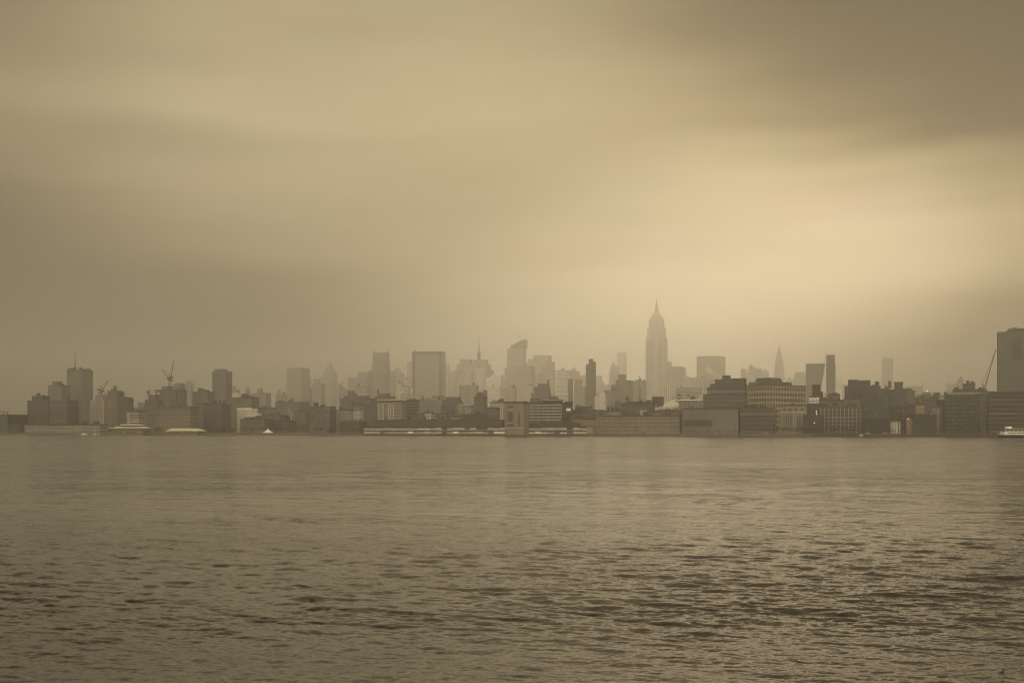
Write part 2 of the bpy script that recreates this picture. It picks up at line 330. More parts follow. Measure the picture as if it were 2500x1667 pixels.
def B(off, name, label, style, col, tiers, yaw=YAW, cat='building', tanks=0, clutter=None, glass=None, win=None, bands=None, D=None, cornice=None, group=None, k=.7, gz=GROUND):
    t0 = tiers[0]; xm = (t0[1] + t0[2]) / 2
    if off > 1500 and isinstance(col, float): col = min(.62, col * (1.9 if 980 < xm < 2060 else 1.05)); glass = glass if glass is not None else col * .6  # far walls and panes paled in colour to imitate haze, most towards the centre
    if D is None: D = shore(xm) + (off if off < 600 else 600 + (off - 600) * 1.6)
    ph = yaw - math.atan((xm - CX) / FPX)
    W0 = (t0[2] - t0[1]) / FPX * D / (math.cos(ph) + k * abs(math.sin(ph)))
    kk = (t0[4] if len(t0) > 4 else {}).get('k', k)
    Dc = D + W0 * kk / 2
    X, W, L = solve(t0[1], t0[2], Dc, kk, yaw)
    root = empty(name, (X, Dc, gz), -yaw); tag(root, label, cat, group)
    cs, sn = math.cos(yaw), math.sin(yaw)
    vr = int(abs(t0[1])) % 6; info = []; mt = facade(style, col, glass, vr)
    for i, t in enumerate(tiers):
        o = t[4] if len(t) > 4 else {}
        Xi, Wi, Li = solve(t[1], t[2], Dc, o.get('k', kk if i == 0 else k), yaw)
        lx = (Xi - X) * cs                                    # offset along the wall; stays at the same street depth
        ly = (Xi - X) * sn
        if o.get('front'): Li = min(Li, L); ly = -L / 2 + Li / 2 - .02
        else: ly = max(min(ly, (L - Li) / 2), -(L - Li) / 2) if Li < L and i else (0 if not i else ly)
        z1 = py2z(t[3], Dc - L / 2 * .8) - gz
        zb = 0.0
        if i and not o.get('g'):
            for (a0, a1, b0, b1, zz) in info:
                if a0 - .3 * Wi < lx < a1 + .3 * Wi and zz < z1 - .2: zb = max(zb, zz)
        if 'by' in o: zb = py2z(o['by'], Dc) - gz
        m_ = o.get('m'); m_ = M[m_] if isinstance(m_, str) and m_ in M else (facade(m_, o.get('c', col), glass, vr) if m_ else (facade(style, o['c'], glass, vr) if 'c' in o else mt))
        sh = o.get('sh', 'box'); mb = MB(); hx, hy = Wi / 2, Li / 2
        if sh == 'box': mb.box(lx - hx, lx + hx, ly - hy, ly + hy, zb, z1)
        elif sh == 'cyl': mb.cyl(lx, ly, hx, zb, z1, 14)
        elif sh == 'pyr': mb.taper(lx - hx, lx + hx, ly - hy, ly + hy, zb, z1, lx - .2, lx + .2, ly - .2, ly + .2)
        elif sh == 'tap':
            q = o.get('q', .6); mb.taper(lx - hx, lx + hx, ly - hy, ly + hy, zb, z1, lx - hx * q, lx + hx * q, ly - hy * q, ly + hy * q)
        elif sh == 'oct':
            q = .3; rg = [(-hx, -hy * (1 - q)), (-hx * (1 - q), -hy), (hx * (1 - q), -hy), (hx, -hy * (1 - q)), (hx, hy * (1 - q)), (hx * (1 - q), hy), (-hx * (1 - q), hy), (-hx, hy * (1 - q))]
            mb.prism([(lx + a, ly + b) for a, b in rg], zb, z1)
        elif sh == 'dome':
            n = 5
            for j in range(n):
                a0, a1 = math.pi / 2 * j / n, math.pi / 2 * (j + 1) / n
                mb.cyl(lx, ly, hx * math.cos(a0), zb + (z1 - zb) * math.sin(a0), zb + (z1 - zb) * math.sin(a1), 14, max(.1, hx * math.cos(a1)))
        elif sh == 'slope':                                   # roof falling to the right (q>0) or left
            zl, zr = (z1, py2z(o['y2'], Dc) - gz)
            r4 = [(lx - hx, ly - hy), (lx + hx, ly - hy), (lx + hx, ly + hy), (lx - hx, ly + hy)]; zs = [zl, zr, zr, zl]
            for a in range(4):
                b_ = (a + 1) % 4; Ls = math.hypot(r4[b_][0] - r4[a][0], r4[b_][1] - r4[a][1])
                mb.poly([(*r4[a], zb), (*r4[b_], zb), (*r4[b_], zs[b_]), (*r4[a], zs[a])], [(0, zb), (Ls, zb), (Ls, zs[b_]), (0, zs[a])])
            mb.poly([(*r4[a], zs[a]) for a in range(4)], [(0, -50)] * 4)
        part = o.get('n') or PN[t[0]]
        mb.build(part, m_, root)
        if sh in ('box', 'oct', 'cyl', 'slope', 'tap'): info.append((lx - hx, lx + hx, ly - hy, ly + hy, z1))
        if sh == 'box' and (cornice if cornice is not None else off < 600) and Wi > 8 and t[0] != 'k':
            q = .35; c = MB(); e0, e1, f0, f1 = lx - hx - q, lx + hx + q, ly - hy - q, ly + hy + q
            c.box(e0, e1, f0, ly - hy, z1 - .9, z1 + .7); c.box(e0, e1, ly + hy, f1, z1 - .9, z1 + .7)
            c.box(e0, lx - hx, ly - hy, ly + hy, z1 - .9, z1 + .7); c.box(lx + hx, e1, ly - hy, ly + hy, z1 - .9, z1 + .7)
            c.build('cornice', M[o.get('cm', 'roof')], root)
    # roof clutter for the nearer houses
    r = random.Random(int(t0[1] * 7 + t0[3] * 13))
    nclut = clutter if clutter is not None else (5 if off < 700 and W > 14 else 2 if W > 14 else 0)
    a0, a1, b0, b1, z1 = info[0]
    def free(x, y):
        return not any(q[0] - 2 < x < q[1] + 2 and q[2] - 2 < y < q[3] + 2 for q in info[1:])
    for _ in range(nclut):
        x, y = r.uniform(a0 + 3, a1 - 3), r.uniform(b0 + 3, b0 + (b1 - b0) * .5)
        if free(x, y):
            sx, sy, sz = r.uniform(.8, 3.4), r.uniform(.8, 3), r.choice((1.3, 2.2, 3.0, 3.6, 5.0)) * (1 if off < 900 else 1.6)
            MB().box(x - sx, x + sx, y - sy, y + sy, z1, z1 + sz).build('bulkhead', M['roof'], root)
    for _ in range(tanks):
        x, y = r.uniform(a0 + 4, a1 - 4), r.uniform(b0 + 3, b0 + (b1 - b0) * .6)
        if not free(x, y): x, y = a0 + 4 + r.uniform(0, 2), b0 + 4
        zz = max([q[4] for q in info if q[0] < x < q[1] and q[2] < y < q[3]] or [z1])
        water_tank(root, x, y, zz, r.uniform(1.6, 2.3), r.uniform(3.2, 4.5), r.uniform(1.5, 3))
    H = info[0][4]
    if bands:                                               # projecting floor slabs
        n, cm, hh = bands[0], bands[1], bands[2]
        zlo, zhi = (bands[3], bands[4]) if len(bands) > 3 else (.12, .97)
        for j in range(n):
            z = H * (zlo + (zhi - zlo) * (j + .5) / n); q = .5
            MB().box(a0 - q, a1 + q, b0 - q, b1 + q, z, z + hh).build('floor_band', M[cm], root)
    if win:
        nx, ny, ns, fw, fh, za, zb_ = win[:7]; wm = M[win[7]] if len(win) > 7 else M['glass']
        side = win[8] if len(win) > 8 else 1
        w0, h0 = (a1 - a0) / nx * fw, H * (zb_ - za) / ny * fh
        fm = MB().box(-w0 / 2, w0 / 2, -.08, .35, -h0 / 2, h0 / 2).mesh('window', wm)
        sm = None
        if ns:
            w1 = (b1 - b0) / ns * fw
            sm = MB().box(-.08, .35, -w1 / 2, w1 / 2, -h0 / 2, h0 / 2).mesh('window', wm) if side < 0 else MB().box(-.35, .08, -w1 / 2, w1 / 2, -h0 / 2, h0 / 2).mesh('window', wm)
        cnt = 0; rest = MB()
        for j in range(ny):
            z = H * (za + (zb_ - za) * (j + .5) / ny)
            for i in range(nx):
                x = a0 + (a1 - a0) * (i + .5) / nx; cnt += 1
                if cnt <= 60 or (not ns and cnt <= 100): o = bpy.data.objects.new('window', fm); o.location = (x, b0, z); link(o, root)
                else: rest.box(x - w0 / 2, x + w0 / 2, b0 - .08, b0 + .3, z - h0 / 2, z + h0 / 2)
            for i in range(ns):
                y = b0 + (b1 - b0) * (i + .5) / ns; cnt += 1; xe = a1 if side > 0 else a0
                if cnt <= 100: o = bpy.data.objects.new('window', sm); o.location = (xe, y, z); link(o, root)
                else:
                    if side > 0: rest.box(xe - .3, xe + .08, y - w1 / 2, y + w1 / 2, z - h0 / 2, z + h0 / 2)
                    else: rest.box(xe - .08, xe + .3, y - w1 / 2, y + w1 / 2, z - h0 / 2, z + h0 / 2)
        if rest.v: tag(rest.build('windows', wm, root), kind='stuff')
    root['_i'] = [a0, a1, b0, b1, H]
    return root
def extra(root, name, mb, mat): return mb.build(name, M[mat] if isinstance(mat, str) else mat, root)
def antenna(root, px, py0, py1, r=.5, name='antenna', r2=.15, dy=0.0, mat='steel'):
    """a mast of a building, from pixel row py0 up to py1"""
    D = root.location.y + dy; lx = (px2x(px, D) - root.location.x) / math.cos(-root.rotation_euler.z)
    z0, z1 = py2z(py0, D) - GROUND, py2z(py1, D) - GROUND
    return MB().cyl(lx, dy, r, z0 - 1, z1, 8, r2).build(name, M[mat], root)
# ------------------------------------------------------------------ the city, left to right; pixel outlines of the photograph give widths and heights, the first number is the distance behind the quay
DK, MD, LT = .07, .16, .34
# --- left end
b = B(90, 'riverside_block', 'dark low block at the far left edge carrying an open roof frame', 'band', DK, [('w', -60, 72, 1013), ('e', -60, 8, 1016, dict(g=1, front=1, k=.3))], clutter=1)
a0, a1, b0, b1, H = b['_i']; q = MB().box(a0, a1, b0, b0 + 3, H + 4.2, H + 5); q.build('roof_frame', M['steel'], b)
for x in (a0 + .3, a1 - 28, a1 - 18, a1 - 9, a1 - 2): MB().box(x, x + .8, b0 + .5, b0 + 1.3, H, H + 4.2).build('frame_post', M['steel'], b)
B(130, 'apartment_building', 'dark stepped block with rounded roof tank, leftmost of the tall dark ones', 'grid', DK, [('w', 67, 150, 979), ('s', 78, 121, 967), ('k', 88, 100, 959, dict(sh='cyl')), ('k', 104, 109, 963)])
B(105, 'brick_loft_building', 'long dark slab with pale roof edge line left of the twin bulkhead tower', 'band', .085, [('w', 120, 192, 977), ('k', 124, 160, 974.5, dict(c=.4))], cornice=False)
B(420, 'apartment_tower', 'hazy mid-height block with one wide bulkhead, against the left side of the twin bulkhead tower', 'grid', .13, [('w', 117, 172, 941), ('p', 128, 151, 932)])
b = B(480, 'office_tower', 'tall plain tower with two roof bulkheads and a thin mast, tallest at the left end', 'plain', .13, [('w', 163, 227, 904), ('k', 166, 178, 897.5), ('k', 209, 221, 898.5)], k=.9)
antenna(b, 181.5, 904, 884, 1.1, 'mast_base', .8); antenna(b, 181.5, 884, 855, .5); antenna(b, 199, 904, 893, .3)
b = B(150, 'unfinished_tower', 'building under construction with bare floor slabs and columns beside a crane', 'band', .20, [('w', 222, 272, 977), ('s', 232, 262, 964), ('k', 239, 250, 955), ('k', 253, 258, 959)], bands=(17, 'conc', .5, .05, .99), glass=.05, cornice=False)
a0, a1, b0, b1, H = b['_i']
for i in range(9):
    x = a0 + (a1 - a0) * i / 8; MB().box(x - .35, x + .35, b0 - .7, b0 - .1, 0, H).build('column', M['conc'], b)
B(330, 'apartment_building', 'stepped brick block with square tower top, right of the building under construction', 'grid', .11, [('w', 262, 301, 955), ('s', 270, 286, 948), ('k', 276, 285, 941)])
B(230, 'apartment_building', 'ragged-topped dark building right of the stepped brick block', 'grid', .10, [('w', 290, 326, 975), ('s', 293, 305, 968), ('k', 311, 324, 969.5), ('k', 298, 301, 964)], tanks=2)
B(28, 'warehouse', 'long pale two storey waterfront warehouse at the left end', 'big', .20, [('w', 60, 262, 1037)], k=.12, clutter=3, cornice=True)
B(45, 'warehouse', 'small dark shed in front of the long pale warehouse, far left', 'plain', .06, [('w', 20, 62, 1039)], k=.4)
B(150, 'glass_office', 'low pale banded office behind the domed pier shed', 'band', .30, [('w', 310, 356, 1004)], bands=(6, 'trim', .5))
B(700, 'apartment_building', 'small hazy block with a bulkhead, left of the stepped hill-like block', 'grid', .15, [('w', 326, 352, 994), ('p', 336, 348, 982)])
B(230, 'apartment_building', 'dim stepped block climbing to the right, left of the wide dark slab with the crane', 'grid', .12, [('w', 350, 400, 985), ('s', 354, 398, 977), ('s', 362, 390, 965), ('k', 368, 371, 962)], tanks=1)
b = B(400, 'telephone_exchange', 'wide dark windowless slab with scaffolding and a tower crane on its roof', 'rib', .11, [('w', 379, 456, 952), ('p', 395, 423, 943.5)], clutter=0)
B(620, 'apartment_building', 'hazy stepped roof peeking over the right half of the wide crane slab', 'grid', .14, [('w', 424, 452, 937), ('k', 430, 449, 935)])
B(1500, 'office_tower', 'faint pale tower with rounded octagonal top, right of the tower crane', 'rib', .2, [('w', 451, 474, 935, dict(sh='oct')), ('c', 456, 469, 929, dict(sh='oct'))])
b = B(430, 'apartment_building', 'broad plain block with a slanted stair head, left of the big flat-topped box tower', 'grid', .11, [('w', 470, 525, 957)])
extra(b, 'stair_head', MB().taper(-9, -1, -4, 4, b['_i'][4], b['_i'][4] + 7, -9, -5, -4, 4), 'roof')
B(780, 'office_tower', 'big dark flat-topped box tower with a low wide penthouse, alone above its neighbours', 'glass', .10, [('w', 518, 567, 906), ('p', 524, 552, 900.5)], cornice=False)
B(1250, 'office_building', 'faint stepped block touching the right side of the dark box tower', 'grid', .18, [('w', 564, 585, 950), ('s', 564, 577, 943)])
B(1150, 'office_building', 'faint little ziggurat tower with a narrow cap right of the dark box tower', 'deco', .2, [('w', 592, 625, 964), ('s', 598, 612, 950, dict(sh='tap', q=.8)), ('c', 601.5, 608.5, 942)])
B(65, 'brick_warehouse', 'broad reddish brown brick warehouse with rows of lit-looking windows by the pier shed', 'deco', (.125, .10, .078), [('w', 385, 484, 994), ('e', 357, 392, 1012, dict(g=1, front=1))], win=(16, 5, 4, .34, .38, .12, .85, 'stone', 1), k=.35, clutter=3)
b = B(150, 'loft_building', 'narrow dim block between the reddish warehouse and the lamp-topped dark block', 'grid', .12, [('w', 478, 506, 984)])
B(125, 'loft_building', 'dark block with a few bright windows left of the blank white wall', 'grid', .085, [('w', 498, 564, 987)], win=(9, 6, 0, .3, .3, .1, .9, 'dark'), tanks=1)
b = B(280, 'loft_building', 'long dark cornice block behind the blank white wall, with a roof billboard', 'deco', .12, [('w', 554, 633, 971), ('k', 590, 606, 960)], k=.5, clutter=4)
a0, a1, b0, b1, H = b['_i']; extra(b, 'sign_panel', MB().box(a0 + 8, a0 + 20, b0 + 1, b0 + 1.6, H + .7, H + 7), 'pale'); extra(b, 'corner_pier', MB().box(a0 - .4, a0 + 1, b0 - .5, b0 + .3, 0, H - 8), 'trim')
b = B(170, 'storage_building', 'building with a big blank off-white wall, brightest wall at the left', 'plain', (.40, .38, .31), [('w', 579, 630, 997), ('e', 612, 646, 1009, dict(g=1, front=1))], cornice=False, clutter=0)
extra(b, 'roof_edge', MB().box(b['_i'][0] - .3, b['_i'][1] + .3, b['_i'][2] - .5, b['_i'][2], b['_i'][4] - 1.4, b['_i'][4] + .6), 'white')
B(85, 'brick_warehouse', 'low dark brown gabled warehouse in front of the blank white wall', 'band', (.12, .10, .08), [('w', 586, 668, 1024), ('s', 597, 622, 1019)], tanks=0, clutter=3)
B(980, 'apartment_block', 'hazy flat-roofed block with a small stair tower right of the ziggurat tower', 'grid', .16, [('w', 620, 662, 959), ('k', 628, 641, 949), ('k', 636, 640, 946)])
B(1500, 'apartment_block', 'faint low block with a chimney-like bulkhead left of the twin-faced grey tower', 'grid', .2, [('w', 673, 701, 961), ('k', 677.5, 685, 951), ('k', 690, 694, 957)])
# --- centre left
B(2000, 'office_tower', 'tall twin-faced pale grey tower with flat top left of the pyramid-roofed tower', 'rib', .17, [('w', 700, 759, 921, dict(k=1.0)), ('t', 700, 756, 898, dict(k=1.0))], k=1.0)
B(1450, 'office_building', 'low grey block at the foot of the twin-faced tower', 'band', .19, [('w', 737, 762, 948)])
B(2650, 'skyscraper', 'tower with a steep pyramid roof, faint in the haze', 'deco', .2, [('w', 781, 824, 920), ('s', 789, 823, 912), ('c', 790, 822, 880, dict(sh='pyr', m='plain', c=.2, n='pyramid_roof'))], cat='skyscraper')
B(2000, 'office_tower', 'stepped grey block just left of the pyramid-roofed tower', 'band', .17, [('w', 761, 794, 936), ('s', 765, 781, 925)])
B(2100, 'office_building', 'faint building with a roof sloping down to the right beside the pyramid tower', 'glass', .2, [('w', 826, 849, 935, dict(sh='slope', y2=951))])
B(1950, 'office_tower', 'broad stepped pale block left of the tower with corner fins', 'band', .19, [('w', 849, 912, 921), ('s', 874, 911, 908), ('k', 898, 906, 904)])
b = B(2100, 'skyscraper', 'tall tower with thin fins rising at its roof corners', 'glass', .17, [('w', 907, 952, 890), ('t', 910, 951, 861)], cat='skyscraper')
for px, py in ((912.5, 855), (916, 857), (946, 858), (949, 856)): antenna(b, px, 862, py, 1.6, 'corner_fin', 1.3)
B(1450, 'office_building', 'pale wide office in front of the tower with corner fins', 'band', .30, [('w', 869, 906, 943), ('k', 898, 904, 939)])
B(480, 'loft_building', 'huge dark brown block left of centre with a roof bulkhead', 'grid', .115, [('w', 830, 921, 974), ('s', 840, 902, 967), ('k', 849, 866, 953), ('k', 862, 872, 960)], clutter=4, k=.5)
B(560, 'apartment_block', 'wide dim block below the twin-faced tower', 'grid', .13, [('w', 672, 757, 982), ('k', 703, 714, 975), ('k', 690, 696, 978)], tanks=1, clutter=3)
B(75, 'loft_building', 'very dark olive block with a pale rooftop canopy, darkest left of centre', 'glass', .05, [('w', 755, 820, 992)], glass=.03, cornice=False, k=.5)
b = B(110, 'apartment_building', 'pale gridded building with many small windows left of the long pier shed', 'grid', .33, [('w', 819, 862, 1002)], win=(12, 8, 3, .45, .5, .06, .94), clutter=2)
B(220, 'brick_house', 'pale beige house with a small gable behind the gridded pale building', 'grid', .32, [('w', 861, 886, 1000), ('c', 866, 880, 996, dict(sh='tap', q=.3))])
B(260, 'apartment_building', 'narrow pale building with a thin stair tower above the low dark sheds', 'deco', .30, [('w', 703, 720, 1007), ('s', 699, 707, 997)])
B(120, 'warehouse', 'low dim warehouse with a pale line, right of the white peaked tent', 'band', .12, [('w', 668, 722, 1027)], clutter=2)
B(170, 'loft_building', 'brownish block left of the very dark olive one', 'grid', (.14, .12, .10), [('w', 717, 757, 1006)], win=(8, 6, 3, .4, .45, .08, .92), tanks=1)
B(240, 'loft_building', 'dim low building with dark roofs behind the brown gabled warehouse', 'grid', .12, [('w', 640, 706, 1014), ('k', 655, 668, 1008)], tanks=1)
B(60, 'warehouse', 'dark low warehouse with sloping roof, left of the long pier shed', 'plain', .07, [('w', 829, 896, 1029), ('c', 835, 893, 1023, dict(sh='tap', q=.7))], cornice=False, clutter=0)
B(350, 'apartment_building', 'dim brown block behind the pale gridded building', 'grid', .12, [('w', 845, 905, 988)], tanks=1)
B(300, 'loft_building', 'small pale-roofed brick loft over the tent', 'grid', .15, [('w', 628, 676, 996), ('k', 640, 650, 990)])
# --- centre
b = B(2900, 'skyscraper', 'faint tower with a rounded domed top and fine spire right of the corner-fin tower', 'deco', .22, [('w', 957, 986, 911), ('c', 960, 981, 896, dict(sh='dome', n='dome'))], cat='skyscraper'); antenna(b, 968, 897, 889, .8)
B(2500, 'office_tower', 'thin faint block between the corner-fin tower and the domed tower', 'rib', .2, [('w', 949, 965, 906)])
B(1500, 'office_building', 'pale building with bright vertical ribs in front of the domed tower', 'rib', .42, [('w', 966, 984, 935, dict(m='rib', c=.5))])
B(1350, 'office_building', 'pale cream flat-topped block left of the big centre slab', 'band', .36, [('w', 977, 1004, 943), ('k', 985, 991, 940)])
b = B(2000, 'skyscraper', 'very wide flat-topped grey slab tower, the broadest tall one left of centre', 'band', .13, [('w', 1007, 1088, 858.5)], cat='skyscraper', k=.35, cornice=False)
a0, a1, b0, b1, H = b['_i']
extra(b, 'corner_shaft', MB().box(a0 - .5, a0 + 11, b0 - .8, b0 + 3, 0, H + .5), facade('plain', .09)); extra(b, 'corner_shaft', MB().box(a1 - 9, a1 + .5, b0 - .8, b0 + 3, 0, H + .5), facade('plain', .09)); extra(b, 'parapet', MB().box(a0 + 11, a1 - 9, b0 - .8, b0, H - 11, H + .4), facade('plain', .10))
extra(b, 'bulkhead', MB().box(-10, -2, -4, 4, H, H + 3.2), 'roof'); extra(b, 'bulkhead', MB().box(4, 16, -4, 4, H, H + 2.2), 'roof')
B(2700, 'office_tower', 'thin pale tower rising just left of the wide grey slab tower', 'deco', .2, [('w', 994, 1012, 884)])
B(2300, 'office_building', 'low faint block under the thin tower left of the wide slab', 'grid', .2, [('w', 986, 1008, 925)])
B(3100, 'office_tower', 'very faint block emerging behind the right side of the wide slab tower', 'rib', .22, [('w', 1084, 1098, 890)])
B(2900, 'office_building', 'very faint low step right of the wide slab tower', 'rib', .22, [('w', 1096, 1116, 908), ('s', 1104, 1116, 905)])
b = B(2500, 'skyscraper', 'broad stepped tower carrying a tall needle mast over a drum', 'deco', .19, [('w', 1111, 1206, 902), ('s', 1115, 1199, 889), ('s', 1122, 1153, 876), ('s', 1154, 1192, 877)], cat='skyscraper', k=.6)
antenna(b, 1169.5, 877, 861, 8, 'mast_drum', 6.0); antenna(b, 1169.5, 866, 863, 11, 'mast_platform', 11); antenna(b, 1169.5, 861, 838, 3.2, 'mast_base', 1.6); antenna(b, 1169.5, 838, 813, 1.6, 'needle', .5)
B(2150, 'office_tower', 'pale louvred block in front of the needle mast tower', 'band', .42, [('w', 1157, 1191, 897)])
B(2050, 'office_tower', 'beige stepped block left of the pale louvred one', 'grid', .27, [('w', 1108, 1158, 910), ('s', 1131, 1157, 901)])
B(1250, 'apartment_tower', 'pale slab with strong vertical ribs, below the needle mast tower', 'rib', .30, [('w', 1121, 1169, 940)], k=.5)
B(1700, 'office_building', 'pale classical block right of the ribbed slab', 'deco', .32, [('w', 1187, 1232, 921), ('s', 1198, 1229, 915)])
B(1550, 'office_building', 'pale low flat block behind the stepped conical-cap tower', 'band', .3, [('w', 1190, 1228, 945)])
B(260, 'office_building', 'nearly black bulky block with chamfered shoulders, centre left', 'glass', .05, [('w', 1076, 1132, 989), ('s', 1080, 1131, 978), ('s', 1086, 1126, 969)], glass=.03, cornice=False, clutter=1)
b = B(420, 'loft_tower', 'dark stepped tower with a small conical cap, right of the black bulky block', 'deco', .09, [('w', 1152, 1190, 989), ('s', 1157, 1188, 968), ('s', 1164, 1181, 960), ('c', 1168, 1176, 954, dict(sh='pyr', n='conical_cap'))])
B(720, 'apartment_tower', 'dim slim block rising behind the conical cap tower', 'grid', .14, [('w', 1178, 1190, 952)])
B(600, 'apartment_block', 'broad brownish lowrise with many roof sheds between the banded flats and the black block', 'grid', .16, [('w', 1023, 1090, 976), ('k', 1040, 1052, 971), ('k', 1062, 1083, 966)], tanks=2, clutter=6, k=.5)
B(150, 'apartment_building', 'apartment block with bright horizontal floor lines right of the twin-bay flats', 'band', .10, [('w', 992, 1024, 977), ('p', 998, 1016, 973)], bands=(9, 'trim', .55), clutter=3)
b = B(120, 'apartment_building', 'pair of balcony bays with pale flat roof slabs, the twin-bay flats', 'band', .17, [('w', 923, 993, 980), ('s', 923, 947, 977), ('s', 953, 985, 977)], k=.4, bands=(9, 'conc', .3), clutter=0)
a0, a1, b0, b1, H = b['_i']
for f, s in ((.02, 1.0), (.12, .7), (.2, 1.0), (.42, .9), (.52, .6), (.62, .9)): extra(b, 'stair_strip', MB().box(a0 + (a1 - a0) * f, a0 + (a1 - a0) * f + s * 1.3, b0 - .9, b0 - .55, 0, H * .93), 'pale')
extra(b, 'roof_slab', MB().box(a0 - 1, a0 + 12, b0 - 1.5, b0 + 9, H + 1.4, H + 2.4), 'pale'); extra(b, 'roof_slab', MB().box(a0 + 14, a0 + 31, b0 - 1.5, b0 + 9, H + 1.4, H + 2.4), 'pale')
B(560, 'loft_building', 'dim flat block with small posts on its roof behind the twin-bay flats', 'grid', .12, [('w', 915, 966, 968), ('s', 921, 953, 962)], clutter=5, tanks=1)
B(75, 'brick_market', 'long low reddish building with an orange roof line behind the pier shed', 'band', (.22, .14, .09), [('w', 1056, 1108, 1010), ('e', 1068, 1134, 1015, dict(g=1, front=1))], bands=(2, 'pale', .4), clutter=2)
B(190, 'brick_house', 'narrow pale brown house right of the black bulky block', 'grid', (.26, .22, .17), [('w', 1119, 1134, 985)], win=(4, 8, 3, .45, .5, .06, .94))
B(330, 'brick_house', 'pale dome-roofed small block left of the conical cap tower', 'grid', .26, [('w', 1132, 1153, 992), ('c', 1134, 1146, 986, dict(sh='dome', n='dome'))])
B(170, 'loft_building', 'dark flat loft with a pale parapet left of the vent tower', 'grid', .10, [('w', 1181, 1220, 996), ('y', 1182, 1218, 994.8, dict(c=.4))], clutter=2, win=(9, 6, 3, .5, .5, .08, .92))
B(380, 'loft_building', 'pale low block with bright roof sheds right of the conical cap tower', 'grid', .3, [('w', 1196, 1238, 982), ('k', 1201, 1212, 976)], clutter=4)
B(100, 'brick_house', 'small square beige house above the pier shed, left of the reddish building', 'grid', .34, [('w', 1036, 1057, 1006)], win=(5, 5, 3, .4, .4, .1, .9))
B(130, 'loft_building', 'dim brown row right of the banded apartment block', 'grid', .12, [('w', 1020, 1070, 1013)], win=(10, 4, 3, .45, .5, .1, .9), tanks=1)
B(110, 'loft_building', 'dark low row behind the pier shed below the conical cap tower', 'grid', .08, [('w', 1130, 1186, 1012)], win=(12, 4, 3, .5, .5, .1, .9), clutter=4)
# --- centre right
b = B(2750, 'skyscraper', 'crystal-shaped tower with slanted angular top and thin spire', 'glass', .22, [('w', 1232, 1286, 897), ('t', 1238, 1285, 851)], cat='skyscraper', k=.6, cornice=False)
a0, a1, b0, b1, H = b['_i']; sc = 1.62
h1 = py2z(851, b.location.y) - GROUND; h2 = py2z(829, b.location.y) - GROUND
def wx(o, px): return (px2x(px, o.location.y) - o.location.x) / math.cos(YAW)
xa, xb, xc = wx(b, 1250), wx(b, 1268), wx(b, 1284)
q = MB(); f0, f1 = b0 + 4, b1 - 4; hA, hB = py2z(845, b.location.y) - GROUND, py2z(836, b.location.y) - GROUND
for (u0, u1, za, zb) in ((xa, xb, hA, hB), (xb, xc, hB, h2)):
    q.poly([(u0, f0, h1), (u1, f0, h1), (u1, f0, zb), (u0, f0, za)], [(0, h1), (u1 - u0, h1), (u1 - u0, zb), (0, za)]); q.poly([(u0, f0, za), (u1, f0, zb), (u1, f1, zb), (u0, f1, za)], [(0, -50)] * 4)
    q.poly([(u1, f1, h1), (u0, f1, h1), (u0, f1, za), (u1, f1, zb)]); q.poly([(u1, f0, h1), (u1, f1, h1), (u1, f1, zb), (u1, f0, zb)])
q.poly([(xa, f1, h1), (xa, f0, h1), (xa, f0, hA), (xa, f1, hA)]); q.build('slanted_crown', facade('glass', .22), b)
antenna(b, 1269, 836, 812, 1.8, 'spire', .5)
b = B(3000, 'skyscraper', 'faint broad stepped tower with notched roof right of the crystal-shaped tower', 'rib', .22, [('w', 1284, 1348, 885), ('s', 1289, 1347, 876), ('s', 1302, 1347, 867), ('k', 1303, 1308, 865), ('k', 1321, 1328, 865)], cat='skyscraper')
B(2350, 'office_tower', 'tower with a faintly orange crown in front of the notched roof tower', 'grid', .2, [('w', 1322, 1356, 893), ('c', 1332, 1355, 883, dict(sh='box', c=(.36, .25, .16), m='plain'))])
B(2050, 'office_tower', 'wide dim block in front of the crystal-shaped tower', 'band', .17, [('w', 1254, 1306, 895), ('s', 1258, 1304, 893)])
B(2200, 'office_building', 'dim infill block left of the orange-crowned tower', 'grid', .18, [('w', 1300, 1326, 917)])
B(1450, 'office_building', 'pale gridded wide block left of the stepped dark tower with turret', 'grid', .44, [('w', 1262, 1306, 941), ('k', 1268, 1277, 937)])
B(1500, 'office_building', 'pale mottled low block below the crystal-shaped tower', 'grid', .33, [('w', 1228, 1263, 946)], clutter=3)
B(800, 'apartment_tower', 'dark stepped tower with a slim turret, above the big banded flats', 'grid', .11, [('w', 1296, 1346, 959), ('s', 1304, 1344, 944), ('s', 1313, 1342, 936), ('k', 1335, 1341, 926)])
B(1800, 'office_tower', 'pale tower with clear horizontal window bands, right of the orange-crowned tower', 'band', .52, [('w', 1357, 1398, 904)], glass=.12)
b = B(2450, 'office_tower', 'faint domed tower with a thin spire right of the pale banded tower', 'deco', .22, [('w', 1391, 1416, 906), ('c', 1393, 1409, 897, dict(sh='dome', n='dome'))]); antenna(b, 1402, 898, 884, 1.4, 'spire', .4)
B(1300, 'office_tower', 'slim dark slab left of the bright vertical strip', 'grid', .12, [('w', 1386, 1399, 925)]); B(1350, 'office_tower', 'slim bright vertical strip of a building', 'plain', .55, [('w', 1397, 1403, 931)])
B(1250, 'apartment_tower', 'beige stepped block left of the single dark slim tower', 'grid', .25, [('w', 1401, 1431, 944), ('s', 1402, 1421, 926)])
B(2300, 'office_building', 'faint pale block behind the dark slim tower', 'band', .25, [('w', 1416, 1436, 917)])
B(1000, 'apartment_tower', 'single dark slim tower with a stepped cap, left of the tallest skyscraper', 'grid', .13, [('w', 1430, 1455, 889), ('s', 1437, 1455, 883), ('c', 1437, 1449, 876)], cat='tower', k=.5)
